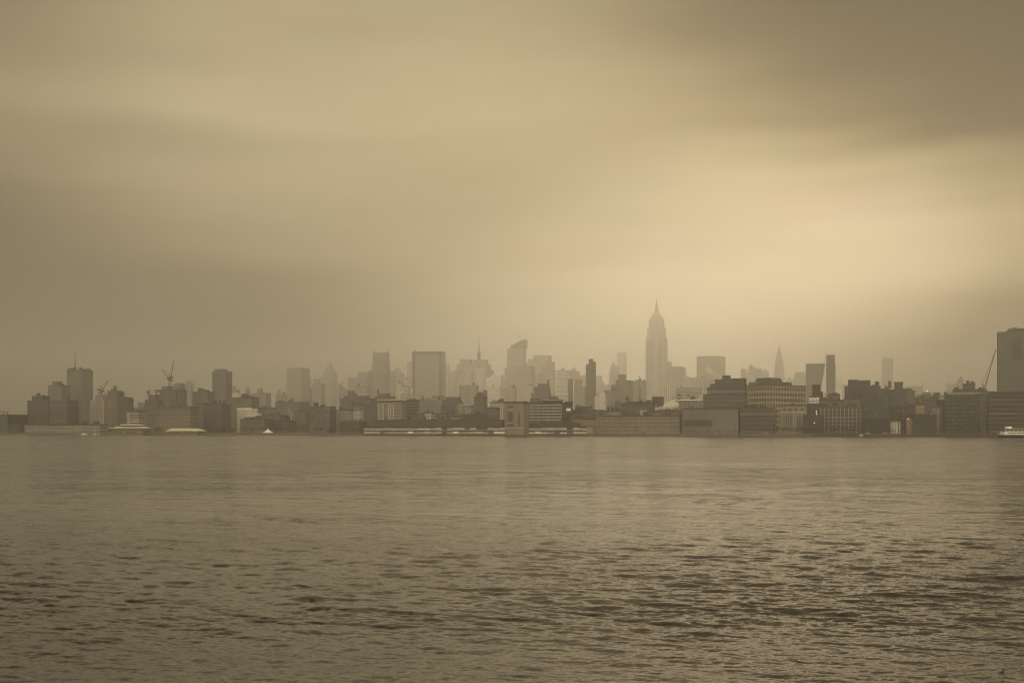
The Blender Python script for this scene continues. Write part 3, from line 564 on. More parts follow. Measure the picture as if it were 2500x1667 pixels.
B(2500, 'office_building', 'faint block with sloping mansard shoulder right of the single dark slim tower', 'plain', .22, [('w', 1454, 1489, 938), ('s', 1454, 1475, 917, dict(sh='slope', y2=932)), ('c', 1454, 1470, 917)])
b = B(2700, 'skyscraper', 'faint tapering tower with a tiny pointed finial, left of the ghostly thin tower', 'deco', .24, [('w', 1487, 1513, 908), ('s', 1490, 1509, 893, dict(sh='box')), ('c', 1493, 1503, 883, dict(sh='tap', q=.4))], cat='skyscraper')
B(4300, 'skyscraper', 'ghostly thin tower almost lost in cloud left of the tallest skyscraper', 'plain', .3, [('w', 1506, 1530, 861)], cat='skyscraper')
B(850, 'loft_building', 'pale block with a bright square wall right of the dark slim tower', 'plain', .42, [('w', 1452, 1481, 966), ('s', 1467, 1478, 959)], clutter=2)
B(1000, 'apartment_tower', 'dim square block right of the bright square wall', 'grid', .15, [('w', 1475, 1506, 953)]); B(1050, 'apartment_tower', 'dim block stepping up towards the ghostly tower', 'grid', .15, [('w', 1492, 1532, 939), ('s', 1503, 1520, 926)])
B(1150, 'apartment_tower', 'beige stepped tower with pale centre strip left of the thin church steeple', 'rib', .2, [('w', 1507, 1546, 928), ('s', 1509, 1529, 914)])
b = B(65, 'apartment_building', 'large apartment block with nine bright horizontal bands beside the vent tower', 'band', .08, [('w', 1290, 1383, 985), ('p', 1322, 1374, 976), ('k', 1338, 1366, 966, dict(sh='tap', q=.55)), ('k', 1294, 1318, 972)], k=.5, clutter=0, glass=.04)
a0, a1, b0, b1, H = b['_i']
for j in range(9):
    z = H * (.08 + .9 * (j + .5) / 9)
    for f0_, f1_ in ((-.01, .22), (.25, .40), (.42, .70), (.73, 1.01)): extra(b, 'balcony', MB().box(a0 + (a1 - a0) * f0_, a0 + (a1 - a0) * f1_, b0 - 1.3, b0, z, z + .9), 'trim')
extra(b, 'roof_deck', MB().box(a0 + 15, a1 - 3, b0 - .5, b1 - 5, H + 3.6, H + 4.3), 'trim')
B(85, 'loft_building', 'dark brown plain block adjoining the big banded flats on the right', 'plain', .07, [('w', 1378, 1398, 981)])
B(110, 'loft_building', 'low brown mansard-roofed row with turrets right of the banded flats', 'grid', .11, [('w', 1399, 1456, 1001), ('s', 1418, 1446, 994), ('k', 1422, 1427, 990), ('k', 1439, 1448, 988, dict(sh='dome', n='turret'))], tanks=1, clutter=4, win=(12, 4, 0, .5, .5, .3, .95))
B(260, 'loft_building', 'dim brown peaked mass left of the punched-window pier warehouse', 'grid', .11, [('w', 1452, 1524, 1002), ('s', 1500, 1522, 985), ('s', 1503, 1517, 977, dict(sh='tap', q=.6))], tanks=1, clutter=4)
B(60, 'warehouse', 'low plain brown warehouse wall behind the right end of the white pier shed', 'plain', (.15, .12, .09), [('w', 1394, 1466, 1022)], clutter=3, k=.3)
B(90, 'brick_house', 'small grey tower house with pale panel, right of the billboard', 'grid', .2, [('w', 1384, 1408, 1009)], win=(4, 5, 0, .4, .5, .1, .9))
b = B(34, 'pier_warehouse', 'long low warehouse with three rows of square dark windows at centre right', 'plain', (.17, .15, .12), [('w', 1455, 1666, 1015), ('k', 1487, 1513, 1006), ('s', 1563, 1580, 1001, dict(c=(.30, .26, .20))), ('k', 1600, 1640, 1011)], k=.18, win=(36, 3, 0, .55, .60, .26, .93), clutter=6)
# --- the tallest tower
b = B(2450, 'skyscraper', 'tallest stepped skyscraper with vertical ribs and tapering mast fading into cloud', 'rib', .33,
  [('w', 1568, 1640, 985), ('t', 1576, 1630, 826), ('s', 1579.5, 1626.5, 799), ('s', 1584, 1622, 778), ('c', 1588.5, 1618, 770), ('c', 1594, 1612, 763.5), ('m', 1597.5, 1609, 752, dict(sh='tap', q=.72, by=763.5)), ('m', 1599, 1607, 740, dict(sh='tap', q=.6, by=752.3))], cat='skyscraper', k=.55, cornice=False, glass=.33)
antenna(b, 1603, 741, 727, 2.0, 'antenna', .5)
a0, a1, b0, b1, H = b['_i']; hw = (wx(b, 1626) - wx(b, 1580)) / 2; bf = -(hw * .62 + 9)
for f in (-.86, -.56, -.3, .3, .56, .86): extra(b, 'pier', MB().box(hw * f - 1.2, hw * f + 1.2, -hw * .62 - 3.2, -hw * .62 - 1.6, 40, py2z(828, b.location.y) - GROUND), facade('plain', .36))
B(2300, 'office_tower', 'faint narrow tower close behind the right side of the tallest skyscraper', 'rib', .22, [('w', 1628, 1640, 883), ('e', 1630, 1662, 903, dict(g=1))])
b = B(2250, 'office_tower', 'faint flat-topped tower with two thin roof aerials right of the tallest skyscraper', 'band', .19, [('w', 1640, 1668, 895)]); antenna(b, 1648, 895, 884, .7); antenna(b, 1654, 895, 881, .7)
B(2600, 'office_tower', 'very faint slim block behind the two-aerial tower', 'plain', .25, [('w', 1664, 1675, 899)])
B(1950, 'office_building', 'faint long plain block between the two-aerial tower and the broad signed slab', 'rib', .2, [('w', 1666, 1702, 921), ('e', 1682, 1712, 926, dict(g=1))])
b = B(2850, 'skyscraper', 'broad pale slab tower with eight-sided plan and a small roof sign', 'band', .19, [('w', 1700, 1772, 870, dict(sh='oct'))], cat='skyscraper', k=.4)
tcv = bpy.data.curves.new('roof_lettering', 'FONT'); tcv.body = 'MetLife'; tcv.size = 15; tcv.extrude = .6; tcv.align_x = 'CENTER'
tt = bpy.data.objects.new('tmp', tcv); link(tt); dg = bpy.context.evaluated_depsgraph_get(); dg.update()
tm = bpy.data.meshes.new_from_object(tt.evaluated_get(dg)); bpy.data.objects.remove(tt); tm.materials.clear(); tm.materials.append(M['white'])
to = bpy.data.objects.new('roof_lettering', tm); to.location = (0, b['_i'][2] - .9, b['_i'][4] - 14); to.rotation_euler = (R(90), 0, 0); link(to, b)
extra(b, 'top_band', MB().box(b['_i'][0] * .7, b['_i'][1] * .7, b['_i'][2] - .25, b['_i'][2] + 2, b['_i'][4] - 3, b['_i'][4] + 1), facade('plain', .10))
B(1050, 'office_building', 'cream ribbed building with a stepped top right below the tallest skyscraper', 'rib', .5, [('w', 1621, 1648, 942), ('s', 1624, 1640, 932)], glass=.1)
B(1500, 'office_building', 'beige tall block seen below the tallest skyscraper on its left', 'grid', .24, [('w', 1543, 1578, 930), ('k', 1552, 1562, 926)])
B(1300, 'office_building', 'beige grid block left of the cream ribbed building', 'deco', .28, [('w', 1536, 1566, 948)])
B(1500, 'office_building', 'pale block with bright roof line in front of the broad signed slab', 'deco', .38, [('w', 1709, 1740, 926), ('s', 1711, 1722, 916)])
B(1350, 'office_building', 'faint plain block left of the terraced dark building', 'grid', .22, [('w', 1650, 1714, 946)])
B(700, 'office_building', 'pale hazy lowrise below the two-aerial tower', 'grid', .26, [('w', 1640, 1700, 968)], clutter=4)
b = B(620, 'church', 'church with a thin pointed steeple in front of the tallest skyscraper', 'plain', .16, [('w', 1555, 1580, 984), ('t', 1558, 1566, 950), ('c', 1558.5, 1564, 917, dict(sh='pyr', n='steeple'))], cat='church', clutter=0, cornice=False)
b = B(110, 'terraced_office', 'big dark terraced building with horizontal bands stepping up to the right', 'band', .085, [('w', 1717, 1824, 963), ('s', 1726, 1824, 946), ('s', 1734, 1823, 938), ('s', 1745, 1822, 927), ('s', 1784, 1821, 924), ('k', 1763, 1784, 915)], k=.6, clutter=0, bands=(8, 'quay', 1.0, .1, .98))
b = B(22, 'exhibition_shed', 'very large plain grey box building with a darker square opening', 'plain', (.13, .127, .115), [('w', 1666, 1808, 997)], k=.35, clutter=2)
B(280, 'loft_building', 'nearly black square block with steam beside it, below the tallest skyscraper', 'plain', .06, [('w', 1592, 1621, 968)], cornice=False, clutter=0)
B(160, 'loft_building', 'dark lumpy rooftop row left of the steam plumes', 'grid', .075, [('w', 1519, 1597, 984), ('s', 1528, 1560, 981), ('k', 1563, 1574, 979)], tanks=1, clutter=3, k=.4)
b = B(210, 'market_hall', 'low hall with a bright thin roof line left of the terraced dark building', 'deco', .17, [('w', 1648, 1716, 977)], k=.5, clutter=3, cornice=False)
extra(b, 'roof_edge', MB().box(b['_i'][0] - 1, b['_i'][1] + 1, b['_i'][2] - 1.4, b['_i'][2], b['_i'][4] - .4, b['_i'][4] + .8), 'white')
B(120, 'loft_building', 'brown low block behind the long punched-window warehouse, under the steam', 'grid', (.13, .11, .09), [('w', 1588, 1668, 1003), ('k', 1600, 1622, 998)], clutter=5, tanks=1)
B(24, 'office_building', 'wide dark glass building with thin pale lines right of the grey box building', 'band', .06, [('w', 1807, 1893, 995)], k=.4, bands=(5, 'quay', .4), cornice=False)
# --- right
B(2900, 'office_tower', 'faint block at the left of the far cluster behind the yellow gridded building', 'rib', .22, [('w', 1808, 1832, 901)])
B(2600, 'office_tower', 'faint stepped tower with a little golden cap in the far cluster', 'deco', .24, [('w', 1820, 1844, 912), ('s', 1823, 1832, 907), ('c', 1820.5, 1829, 900, dict(sh='pyr', m='gold', n='gilded_cap'))])
B(2800, 'office_tower', 'highest faint tower of the far cluster, with rounded top', 'rib', .2, [('w', 1829, 1846, 897), ('s', 1829, 1840, 892), ('c', 1831, 1838, 889, dict(sh='dome'))])
B(2500, 'office_tower', 'broad faint flat block of the far cluster', 'band', .22, [('w', 1840, 1862, 901)])
b = B(2700, 'office_tower', 'faint stepped block with a thin aerial, right end of the far cluster', 'grid', .22, [('w', 1862, 1878, 908), ('s', 1864, 1873, 903)]); antenna(b, 1871, 903, 894, .8)
b = B(3250, 'skyscraper', 'faint tapering tower with a long needle spire behind the yellow gridded building', 'deco', .24, [('w', 1886, 1919, 921), ('t', 1890, 1915, 900), ('s', 1891.5, 1913, 882), ('c', 1893, 1911.5, 866, dict(sh='tap', q=.7)), ('c', 1896, 1908.5, 855, dict(sh='tap', q=.55)), ('m', 1899, 1905.5, 838, dict(sh='pyr', by=855.3, n='spire'))], cat='skyscraper', k=.8, cornice=False)
B(2400, 'office_building', 'low faint block right of the needle-spire tower', 'plain', .25, [('w', 1918, 1942, 925)])
B(2300, 'office_tower', 'faint squat tower left of the flared dark tower', 'rib', .22, [('w', 1938, 1968, 914), ('s', 1941, 1966, 908)])
b = B(1450, 'office_tower', 'grey tower that flares wider towards its top', 'glass', .13, [('w', 1967, 2003, 960)], k=.5)
a0, a1, b0, b1, H = b['_i']; zt = py2z(888, b.location.y) - GROUND; xe = wx(b, 2012)
extra(b, 'tower_shaft', MB().taper(a0, a1, b0, b1, H, zt, a0, xe, b0, b1), facade('glass', .13))
b = B(2200, 'skyscraper', 'pale tower with a glowing gilded lantern and point, hidden behind the slim dark tower', 'grid', .36, [('w', 2004, 2030, 921), ('t', 2008, 2026, 882), ('s', 2012, 2023, 868), ('c', 2014, 2021, 858, dict(sh='tap', q=.4, m='gold', n='gilded_lantern')), ('m', 2016.5, 2018.5, 852, dict(sh='pyr', n='finial', by=858.2))], cat='skyscraper', cornice=False)
B(1200, 'apartment_tower', 'slim tall dark slab tower right of the flared tower', 'glass', .12, [('w', 2017, 2040, 889), ('t', 2017, 2038.5, 866)], cat='tower', k=.8)
B(1700, 'office_building', 'pale gridded block right of the slim dark tower', 'grid', .45, [('w', 2037, 2059, 928), ('k', 2043, 2056, 922)])
B(1250, 'office_building', 'whitish block left of the big dark stepped tower', 'grid', .5, [('w', 2056, 2070, 938)])
b = B(175, 'warehouse_building', 'large yellowish building with a clear grid of square dark windows on two faces', 'plain', (.24, .215, .155), [('w', 1820, 1967, 940, dict(k=2.1))], yaw=R(55), k=2.1, clutter=3, cornice=True, win=(8, 8, 14, .62, .62, .06, .98))
a0, a1, b0, b1, H = b['_i']
extra(b, 'penthouse', MB().taper(a0 + 6, a1 - 3, b0 + 8, b0 + 34, H, H + 9, a0 + 8, a1 - 5, b0 + 10, b0 + 30), 'roof'); extra(b, 'penthouse', MB().box(a0 + 8, a1 - 5, b0 + 38, b0 + 50, H, H + 4.5), 'roof')
for i in range(3): water_tank(b, a0 + 4 + i * 5.2, b0 + 4, H, 2.1, 3.0, .5)
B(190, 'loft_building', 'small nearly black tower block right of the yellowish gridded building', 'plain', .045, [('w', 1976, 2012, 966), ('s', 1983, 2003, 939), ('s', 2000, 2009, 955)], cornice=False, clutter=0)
B(120, 'brick_house', 'little white building with square windows below the black tower block', 'plain', .5, [('w', 1975, 2000, 970)], win=(6, 3, 0, .45, .4, .55, .97), clutter=0, cornice=False)
B(150, 'brick_house', 'narrow pale wall right of the little white building', 'plain', .36, [('w', 2009, 2018, 960)], clutter=0)
B(320, 'loft_building', 'brown flat building under the slim dark tower', 'grid', (.12, .10, .08), [('w', 2016, 2051, 964), ('k', 2024, 2034, 960)], clutter=2)
B(130, 'loft_building', 'brownish low row under the brown flat building', 'grid', (.13, .11, .09), [('w', 1998, 2066, 977)], clutter=3, tanks=1, win=(14, 4, 0, .45, .45, .5, .96))
b = B(32, 'bath_house', 'pale stone waterfront hall with tall dark slots between pilasters', 'plain', (.17, .155, .125), [('w', 1903, 1970, 989)], k=.5, clutter=1, cornice=True)
a0, a1, b0, b1, H = b['_i']
for i in (3, 4.2, 5.4, 8.5, 9.7): x = a0 + (a1 - a0) * i / 13; extra(b, 'window', MB().box(x, x + 1.1, b0 - .1, b0 + .3, 3, H * .66), 'dark')
extra(b, 'frieze', MB().box(a0 - .2, a1 + .2, b0 - .35, b0, H * .74, H * .77), 'trim')
for i in range(4): x = a0 + (a1 - a0) * (i + .6) / 4.5; extra(b, 'window', MB().box(x, x + 2.6, b0 - .1, b0 + .3, H * .8, H * .88), 'dark')
B(20, 'pump_house', 'plain dark box building with small lamps beside the pale stone hall', 'plain', .05, [('w', 1960, 2012, 1012)], k=.6, clutter=0, cornice=False)
B(70, 'loft_building', 'dark flat-roofed loft behind the pump house box', 'plain', .055, [('w', 1958, 2020, 987), ('k', 1970, 2010, 984)], clutter=0, cornice=False)
b = B(60, 'glass_office', 'dark glassy building with a thin pale frame grid at right', 'band', .06, [('w', 2003, 2102, 994)], k=.4, bands=(6, 'conc', .3), cornice=False)
a0, a1, b0, b1, H = b['_i']
for i in range(11): x = a0 + (a1 - a0) * i / 10; extra(b, 'mullion', MB().box(x - .2, x + .2, b0 - .7, b0 - .5, 0, H), 'conc')
B(160, 'office_tower', 'big dark flat stepped tower between the whitish block and the water tanks', 'grid', .055, [('w', 2062, 2150, 942), ('s', 2070, 2125, 928), ('k', 2071, 2095, 926)], cornice=False, k=.6, clutter=2)
B(85, 'loft_building', 'grey block in front of the big dark stepped tower', 'plain', .12, [('w', 2061, 2100, 973), ('k', 2068, 2084, 979)], clutter=1)
B(95, 'loft_building', 'wide dark brick loft below the water tanks', 'grid', .06, [('w', 2096, 2172, 966)], win=(14, 12, 0, .4, .45, .05, .96), clutter=3)
B(3100, 'office_tower', 'single very faint pale tower standing alone right of centre', 'plain', .26, [('w', 2153, 2180, 874)], cat='tower')
b = B(210, 'loft_building', 'dark loft with a square tower room and tall stacked water tanks on its roof', 'grid', .075, [('w', 2146, 2213, 952), ('s', 2183, 2204.5, 933), ('e', 2148, 2171, 950, dict(g=1, front=1))], clutter=1)
a0, a1, b0, b1, H = b['_i']; water_tank(b, a0 + 12, b0 + 8, H, 2.0, 3.2, 2.6); water_tank(b, a0 + 12, b0 + 8, H + 6.4, 1.9, 3.2, .4); water_tank(b, a0 + 8, b0 + 5, H, 1.7, 3.0, 1.5)
B(360, 'loft_building', 'dim block stepping down right of the square tower room', 'grid', .11, [('w', 2200, 2234, 954), ('s', 2204, 2226, 949)], clutter=3)
B(2100, 'office_building', 'faint wide low block right of the lone faint tower', 'plain', .2, [('w', 2210, 2254, 943)])
B(720, 'loft_building', 'pale low block with a bright rooftop lamp, far right', 'grid', .25, [('w', 2252, 2275, 957), ('k', 2258, 2268, 955)], clutter=2)
B(560, 'loft_building', 'pale row of low roofs right of the bright rooftop lamp', 'grid', .28, [('w', 2236, 2306, 966), ('k', 2278, 2287, 961)], clutter=6)
B(280, 'loft_building', 'dark flat row in front of the pale low roofs', 'grid', .09, [('w', 2232, 2292, 971)], clutter=4, win=(14, 6, 0, .4, .45, .4, .96))
B(120, 'parking_structure', 'low building with orange-tinted open decks at right', 'plain', (.2, .15, .10), [('w', 2208, 2256, 987)], bands=(4, 'pale', .35, .3, .98), clutter=1)
B(60, 'loft_building', 'dark plain mass left of the orange-tinted decks', 'grid', .045, [('w', 2170, 2235, 991)], clutter=2, k=.5)
B(14, 'gate_house', 'small pale building with vertical slots on the quay at right', 'rib', .34, [('w', 2174, 2198, 1027)], clutter=0)
B(18, 'gate_house', 'small brownish quay house with a bright rounded roof', 'band', (.15, .10, .07), [('w', 2212, 2228, 1024), ('c', 2213, 2221, 1020, dict(sh='dome', m='tin', n='roof'))], clutter=0)
B(42, 'warehouse', 'dark low warehouse left of the big round-topped block', 'plain', .05, [('w', 2226, 2286, 1012), ('k', 2262, 2277, 1009, dict(m='pale'))], clutter=1)
B(30, 'warehouse', 'dark quay warehouse below the stacked water tanks', 'plain', .05, [('w', 2102, 2178, 1020)], clutter=2)
B(150, 'loft_building', 'small black block left of the big dark block with pale roof line', 'plain', .04, [('w', 2284, 2306, 975)], clutter=0, cornice=False)
B(80, 'loft_building', 'pale ribbed narrow building in front of the small black block', 'rib', .2, [('w', 2276, 2298, 993), ('k', 2280, 2290, 990)], clutter=0)
B(1900, 'office_building', 'faint broad block behind the twin roof turrets', 'plain', .2, [('w', 2311, 2352, 937)])
B(1750, 'office_tower', 'faint small tower with rounded top left of the twin roof turrets', 'deco', .17, [('w', 2334, 2353, 932), ('s', 2338, 2352, 926), ('c', 2342, 2350, 918, dict(sh='dome'))])
b = B(330, 'loft_building', 'dark building crowned by twin roof turrets', 'grid', .07, [('w', 2326, 2397, 951), ('s', 2350, 2381, 937), ('k', 2358.5, 2366.5, 928, dict(sh='cyl')), ('k', 2369, 2379, 930)], clutter=2)
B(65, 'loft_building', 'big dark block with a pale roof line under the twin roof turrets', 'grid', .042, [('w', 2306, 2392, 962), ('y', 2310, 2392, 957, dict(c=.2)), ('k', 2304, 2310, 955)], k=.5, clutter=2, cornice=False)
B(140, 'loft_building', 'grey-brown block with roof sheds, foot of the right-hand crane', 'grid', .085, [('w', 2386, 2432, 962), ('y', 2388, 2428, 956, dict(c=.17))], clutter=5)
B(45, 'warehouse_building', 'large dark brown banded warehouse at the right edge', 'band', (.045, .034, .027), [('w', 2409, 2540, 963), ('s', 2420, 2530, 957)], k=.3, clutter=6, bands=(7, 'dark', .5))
b = B(330, 'office_tower', 'tall plain grey tower at the right edge with a dark window column near its top', 'plain', (.092, .096, .084), [('w', 2434, 2548, 809, dict(k=.3)), ('s', 2456, 2546, 805, dict(k=.2)), ('k', 2461, 2500, 801), ('k', 2471, 2484, 798.5)], k=.3, cornice=False, clutter=0)
def face_panel(b, name, x0, x1, y0, y1, mat, d=.12, n=None):
    Dn = b.location.y + b['_i'][2]; fa = lambda p: (px2x(p, Dn + 8) - b.location.x) / math.cos(YAW)
    return extra(b, name, MB().box(fa(x0), fa(x1), b['_i'][2] - d, b['_i'][2] + .3, py2z(y1, Dn) - GROUND, py2z(y0, Dn) - GROUND), mat)
for i in range(9): face_panel(b, 'window', 2472, 2480, 826 + i * 6, 829.5 + i * 6, 'dark'); face_panel(b, 'window', 2483, 2491, 826 + i * 6, 829.5 + i * 6, 'dark')
face_panel(b, 'recess', 2471, 2492.5, 823, 879, 'dark', .06)

sh = [o for o in bpy.data.objects if o.name.startswith('exhibition_shed')][0]
face_panel(sh, 'opening', 1679, 1699, 1025, 1041, 'dark'); face_panel(sh, 'wall_panel', 1699.5, 1743, 1025, 1041, 'roof')
# ------------------------------------------------------------------ ground, quay
MB().poly([(-6000, 1500 + 1400, GROUND), (-6000, 8900, GROUND), (6000, 8900, GROUND), (6000, 600, GROUND)]) if False else None
def shore_pt(x): return 1166.5 - .3465 * x            # y of the quay edge at x
g = MB(); xs = [-5100, -1500, -900, -600, -300, 0, 300, 600, 900, 1800]
ed = [(x, max(shore_pt(x), 545)) for x in xs]
for (xa_, ya_), (xb_, yb_) in zip(ed[:-1], ed[1:]):
    g.poly([(xa_, ya_, GROUND), (xb_, yb_, GROUND), (xb_, 8950, GROUND), (xa_, 8950, GROUND)])
    g.poly([(xa_, ya_, -3), (xb_, yb_, -3), (xb_, yb_, GROUND), (xa_, ya_, GROUND)])
g.poly([(1800, 545, GROUND), (5100, 545, GROUND), (5100, 8950, GROUND), (1800, 8950, GROUND)])
tag(g.build('ground', M['asph']), 'flat city ground behind the quay', 'ground', kind='structure')
q = MB()
for (xa_, ya_), (xb_, yb_) in zip(ed[1:-2], ed[2:-1]): q.prism([(xa_, ya_ - 2.2), (xb_, yb_ - 2.2), (xb_, yb_ + .0), (xa_, ya_ + .0)], -3, GROUND + .25)
tag(q.build('quay', M['quay']), 'dark stone river wall along the far bank', 'quay', kind='structure')
def base(px, off): D = shore(px) + off; return D
# ------------------------------------------------------------------ the long white pier shed
def local(px, D, X0, Y0, yaw=YAW):                    # along-wall coordinate of a pixel for a wall through (X0,Y0)
    t = (px - CX) / FPX; c, s = math.cos(yaw), math.sin(yaw)
    return (t * Y0 - X0) / (c + t * s)
def pier_shed(label, x0, x1, ytop, D, rows, roof=True, seed=1):
    X0, Y0 = px2x(x0, D), D; W = local(x1, D, X0, Y0)
    r = empty('pier_shed', (X0, Y0, 1.6), -YAW); tag(r, label, 'pier shed', 'pier sheds'); rr = random.Random(seed)
    Dm = Y0 - math.sin(YAW) * W / 2; H = py2z(ytop, Dm) - 1.6
    MB().box(0, W, .6, 28, 0, H).build('wall', M['conc'], r)
    MB().box(-1, W + 1, -1.2, 30, -3.6, 0).build('pier_deck', M['timber'], r)
    nb = int(W / 6.6)
    for k in range(rows):
        z0, z1 = H * k / rows, H * (k + 1) / rows
        MB().box(-.4, W + .4, -.1, .9, z1 - .8, z1 + .05).build('floor_beam', M['dark'], r)
        if k == 0: MB().box(0, W, .1, .6, z0, z0 + .5).build('kerb_beam', M['dark'], r)
        for i in range(nb):
            a, b_ = W * i / nb, W * (i + 1) / nb; u = rr.random()
            if u < .13: 
                if len(r.children) < 260: MB().box(a + .4, b_ - .4, .45, .7, z0 + .6, z1 - 1).build('door', M['green' if rr.random() < .5 else 'dark'], r)
                continue
            full = u < .50
            zz0 = z0 + .7 if full else z0 + .7 + (z1 - z0) * .12
            MB().box(a + .35, b_ - .35, .3, .58, zz0, z1 - 1.0 if full else z0 + (z1 - z0) * .52).build('white_panel', M[rr.choice(('pale', 'pale', 'stone', 'stone', 'conc', 'white'))], r)
            if not full: MB().box(a + .35, b_ - .35, .3, .58, z0 + (z1 - z0) * .62, z1 - 1.0).build('window_band', M['dark'], r)
    if roof: MB().box(-.6, W + .6, -.6, 29, H, H + .6).build('roof', M['roof'], r)
    return r, W, H
pier_shed('long white two storey pier shed left of the vent tower', 887, 1234, 1041, 1205, 2, seed=3)
pier_shed('shorter white two storey pier shed right of the vent tower', 1289, 1431, 1041, 1155, 2, seed=5)
# elevated dark gallery behind the white shed
B(12, 'pier_headhouse', 'long dark headhouse roof behind the white pier shed with small posts', 'plain', .075, [('w', 908, 1236, 1026)], k=.1, clutter=14, cornice=True)
B(16, 'pier_headhouse', 'dark headhouse right of the vent tower behind the shorter white shed', 'plain', .06, [('w', 1286, 1416, 1033)], k=.12, clutter=5, cornice=True)
# ------------------------------------------------------------------ vent tower on its own pier
vt = B(0, 'vent_tower', 'tall beige ventilation tower with dark slots standing on its own pier', 'plain', (.15, .132, .102), [('w', 1232, 1291, 983)], D=1085, k=.8, clutter=0, cornice=False, cat='tower', gz=1.4)
a0, a1, b0, b1, H = vt['_i']
extra(vt, 'roof', MB().box(a0 - .5, a1 + .5, b0 - .5, b1 + .5, H - .2, H + 1.4), 'dark')
Wv = a1 - a0
for i in range(3): extra(vt, 'louvre', MB().box(a0 + Wv * (.16 + i * .095), a0 + Wv * (.16 + i * .095) + Wv * .07, b0 - .06, b0 + .3, H * .40, H * .70), 'dark')
extra(vt, 'louvre', MB().box(a0 + Wv * .16, a0 + Wv * .42, b0 - .06, b0 + .3, H * .84, H * .90), 'dark')
for i in range(3): extra(vt, 'louvre', MB().box(a0 + Wv * (.16 + i * .095), a0 + Wv * (.16 + i * .095) + Wv * .07, b0 - .06, b0 + .3, H * .26, H * .35), 'dark')
extra(vt, 'louvre', MB().box(a0 + Wv * .72, a0 + Wv * .80, b0 - .06, b0 + .3, H * .27, H * .66), 'dark')
extra(vt, 'ledge', MB().box(a0 - .4, a1 + .4, b0 - .45, b0, H * .205, H * .225), 'trim'); extra(vt, 'ledge', MB().box(a0 + Wv * .14, a0 + Wv * .45, b0 - .3, b0, H * .365, H * .39), 'trim'); extra(vt, 'ledge', MB().box(a0 + Wv * .14, a0 + Wv * .45, b0 - .3, b0, H * .77, H * .80), 'trim')
extra(vt, 'pier_leg', MB().box(a0 + 1, a1 - 1, b0 + 1, b1 - 1, -4, .1), 'timber')
pd = MB(); pd.prism([(a0 - 12, b0 - 3), (a1 + 11, b0 - 3), (a1 + 16, b0 + 8), (a0 - 16, b0 + 8)], -4, -.3, [(a0 - 5, b0 - 1), (a1 + 5, b0 - 1), (a1 + 8, b0 + 7), (a0 - 8, b0 + 7)]); pd.build('fender_pier', M['timber'], vt)
# ------------------------------------------------------------------ low pier sheds with bright roofs at left
def hip_shed(label, x0, x1, yeave, yridge, D, mon=None, dep=16, wallm='quay'):
    X0, Y0 = px2x(x0, D), D; W = local(x1, D, X0, Y0); r = empty('pier_shed', (X0, Y0, 2.0), -YAW); tag(r, label, 'pier shed', 'pier sheds')
    ze, zr = py2z(yeave, D) - 2.0, py2z(yridge, D) - 2.0
    MB().box(1, W - 1, 1, dep - 1, -4.5, ze).build('wall', M[wallm], r)
    MB().taper(0, W, 0, dep, ze, zr, 5, W - 6, dep * .42, dep * .58).build('roof', M['tin'], r)
    if mon: 
        zm = py2z(mon, D) - 2.0; MB().box(W * .3, W * .85, dep * .3, dep * .7, zr - .4, zm - .9).build('clerestory', M['dark'], r); MB().taper(W * .28, W * .87, dep * .25, dep * .75, zm - .9, zm + .3, W * .3, W * .85, dep * .45, dep * .55).build('clerestory_roof', M['tin'], r)
    n = int(W / 7)
    for i in range(n): MB().box(2 + i * (W - 4) / n, 3.5 + i * (W - 4) / n, .85, 1.1, .3, 2.2).build('door', M['pale' if i % 3 == 0 else 'dark'], r)
    return r, W, ze
r, W, ze = hip_shed('dark ferry shed with two bright roof strips and a rounded left end', 262, 350, 1045, 1040.5, 1320, 1036)
dm = MB()
for j in range(5):
    a, c_ = math.pi / 2 * j / 5, math.pi / 2 * (j + 1) / 5; dm.cyl(4, 8, 8 * math.cos(a), ze * .3 + 8.5 * math.sin(a), ze * .3 + 8.5 * math.sin(c_), 16, max(.1, 8 * math.cos(c_)))
dm.build('rounded_end', M['dark'], r)
hip_shed('low pier shed with one large bright cream roof', 401, 482, 1052, 1045.5, 1300, None, 20)
# tent
D = 1285; t = empty('event_tent', (px2x(654, D), D, 2.4), 0); tag(t, 'small white peaked tent on the quay', 'tent')
c = MB()
prof = [(7.6, 0), (4.6, 1.2), (2.4, 2.6), (.9, 4.1), (.15, 5.3)]
for (ra, za), (rb, zb_) in zip(prof[:-1], prof[1:]): c.cyl(0, 0, ra * .98, za + .6, zb_ + .6, 4 * 4, rb)
c.build('canopy', M['white'], t)
for a in (-1, 1):
    for e in (-1, 1): MB().cyl(a * 5, e * 5, .12, -.2, .9, 6).build('pole', M['steel'], t)
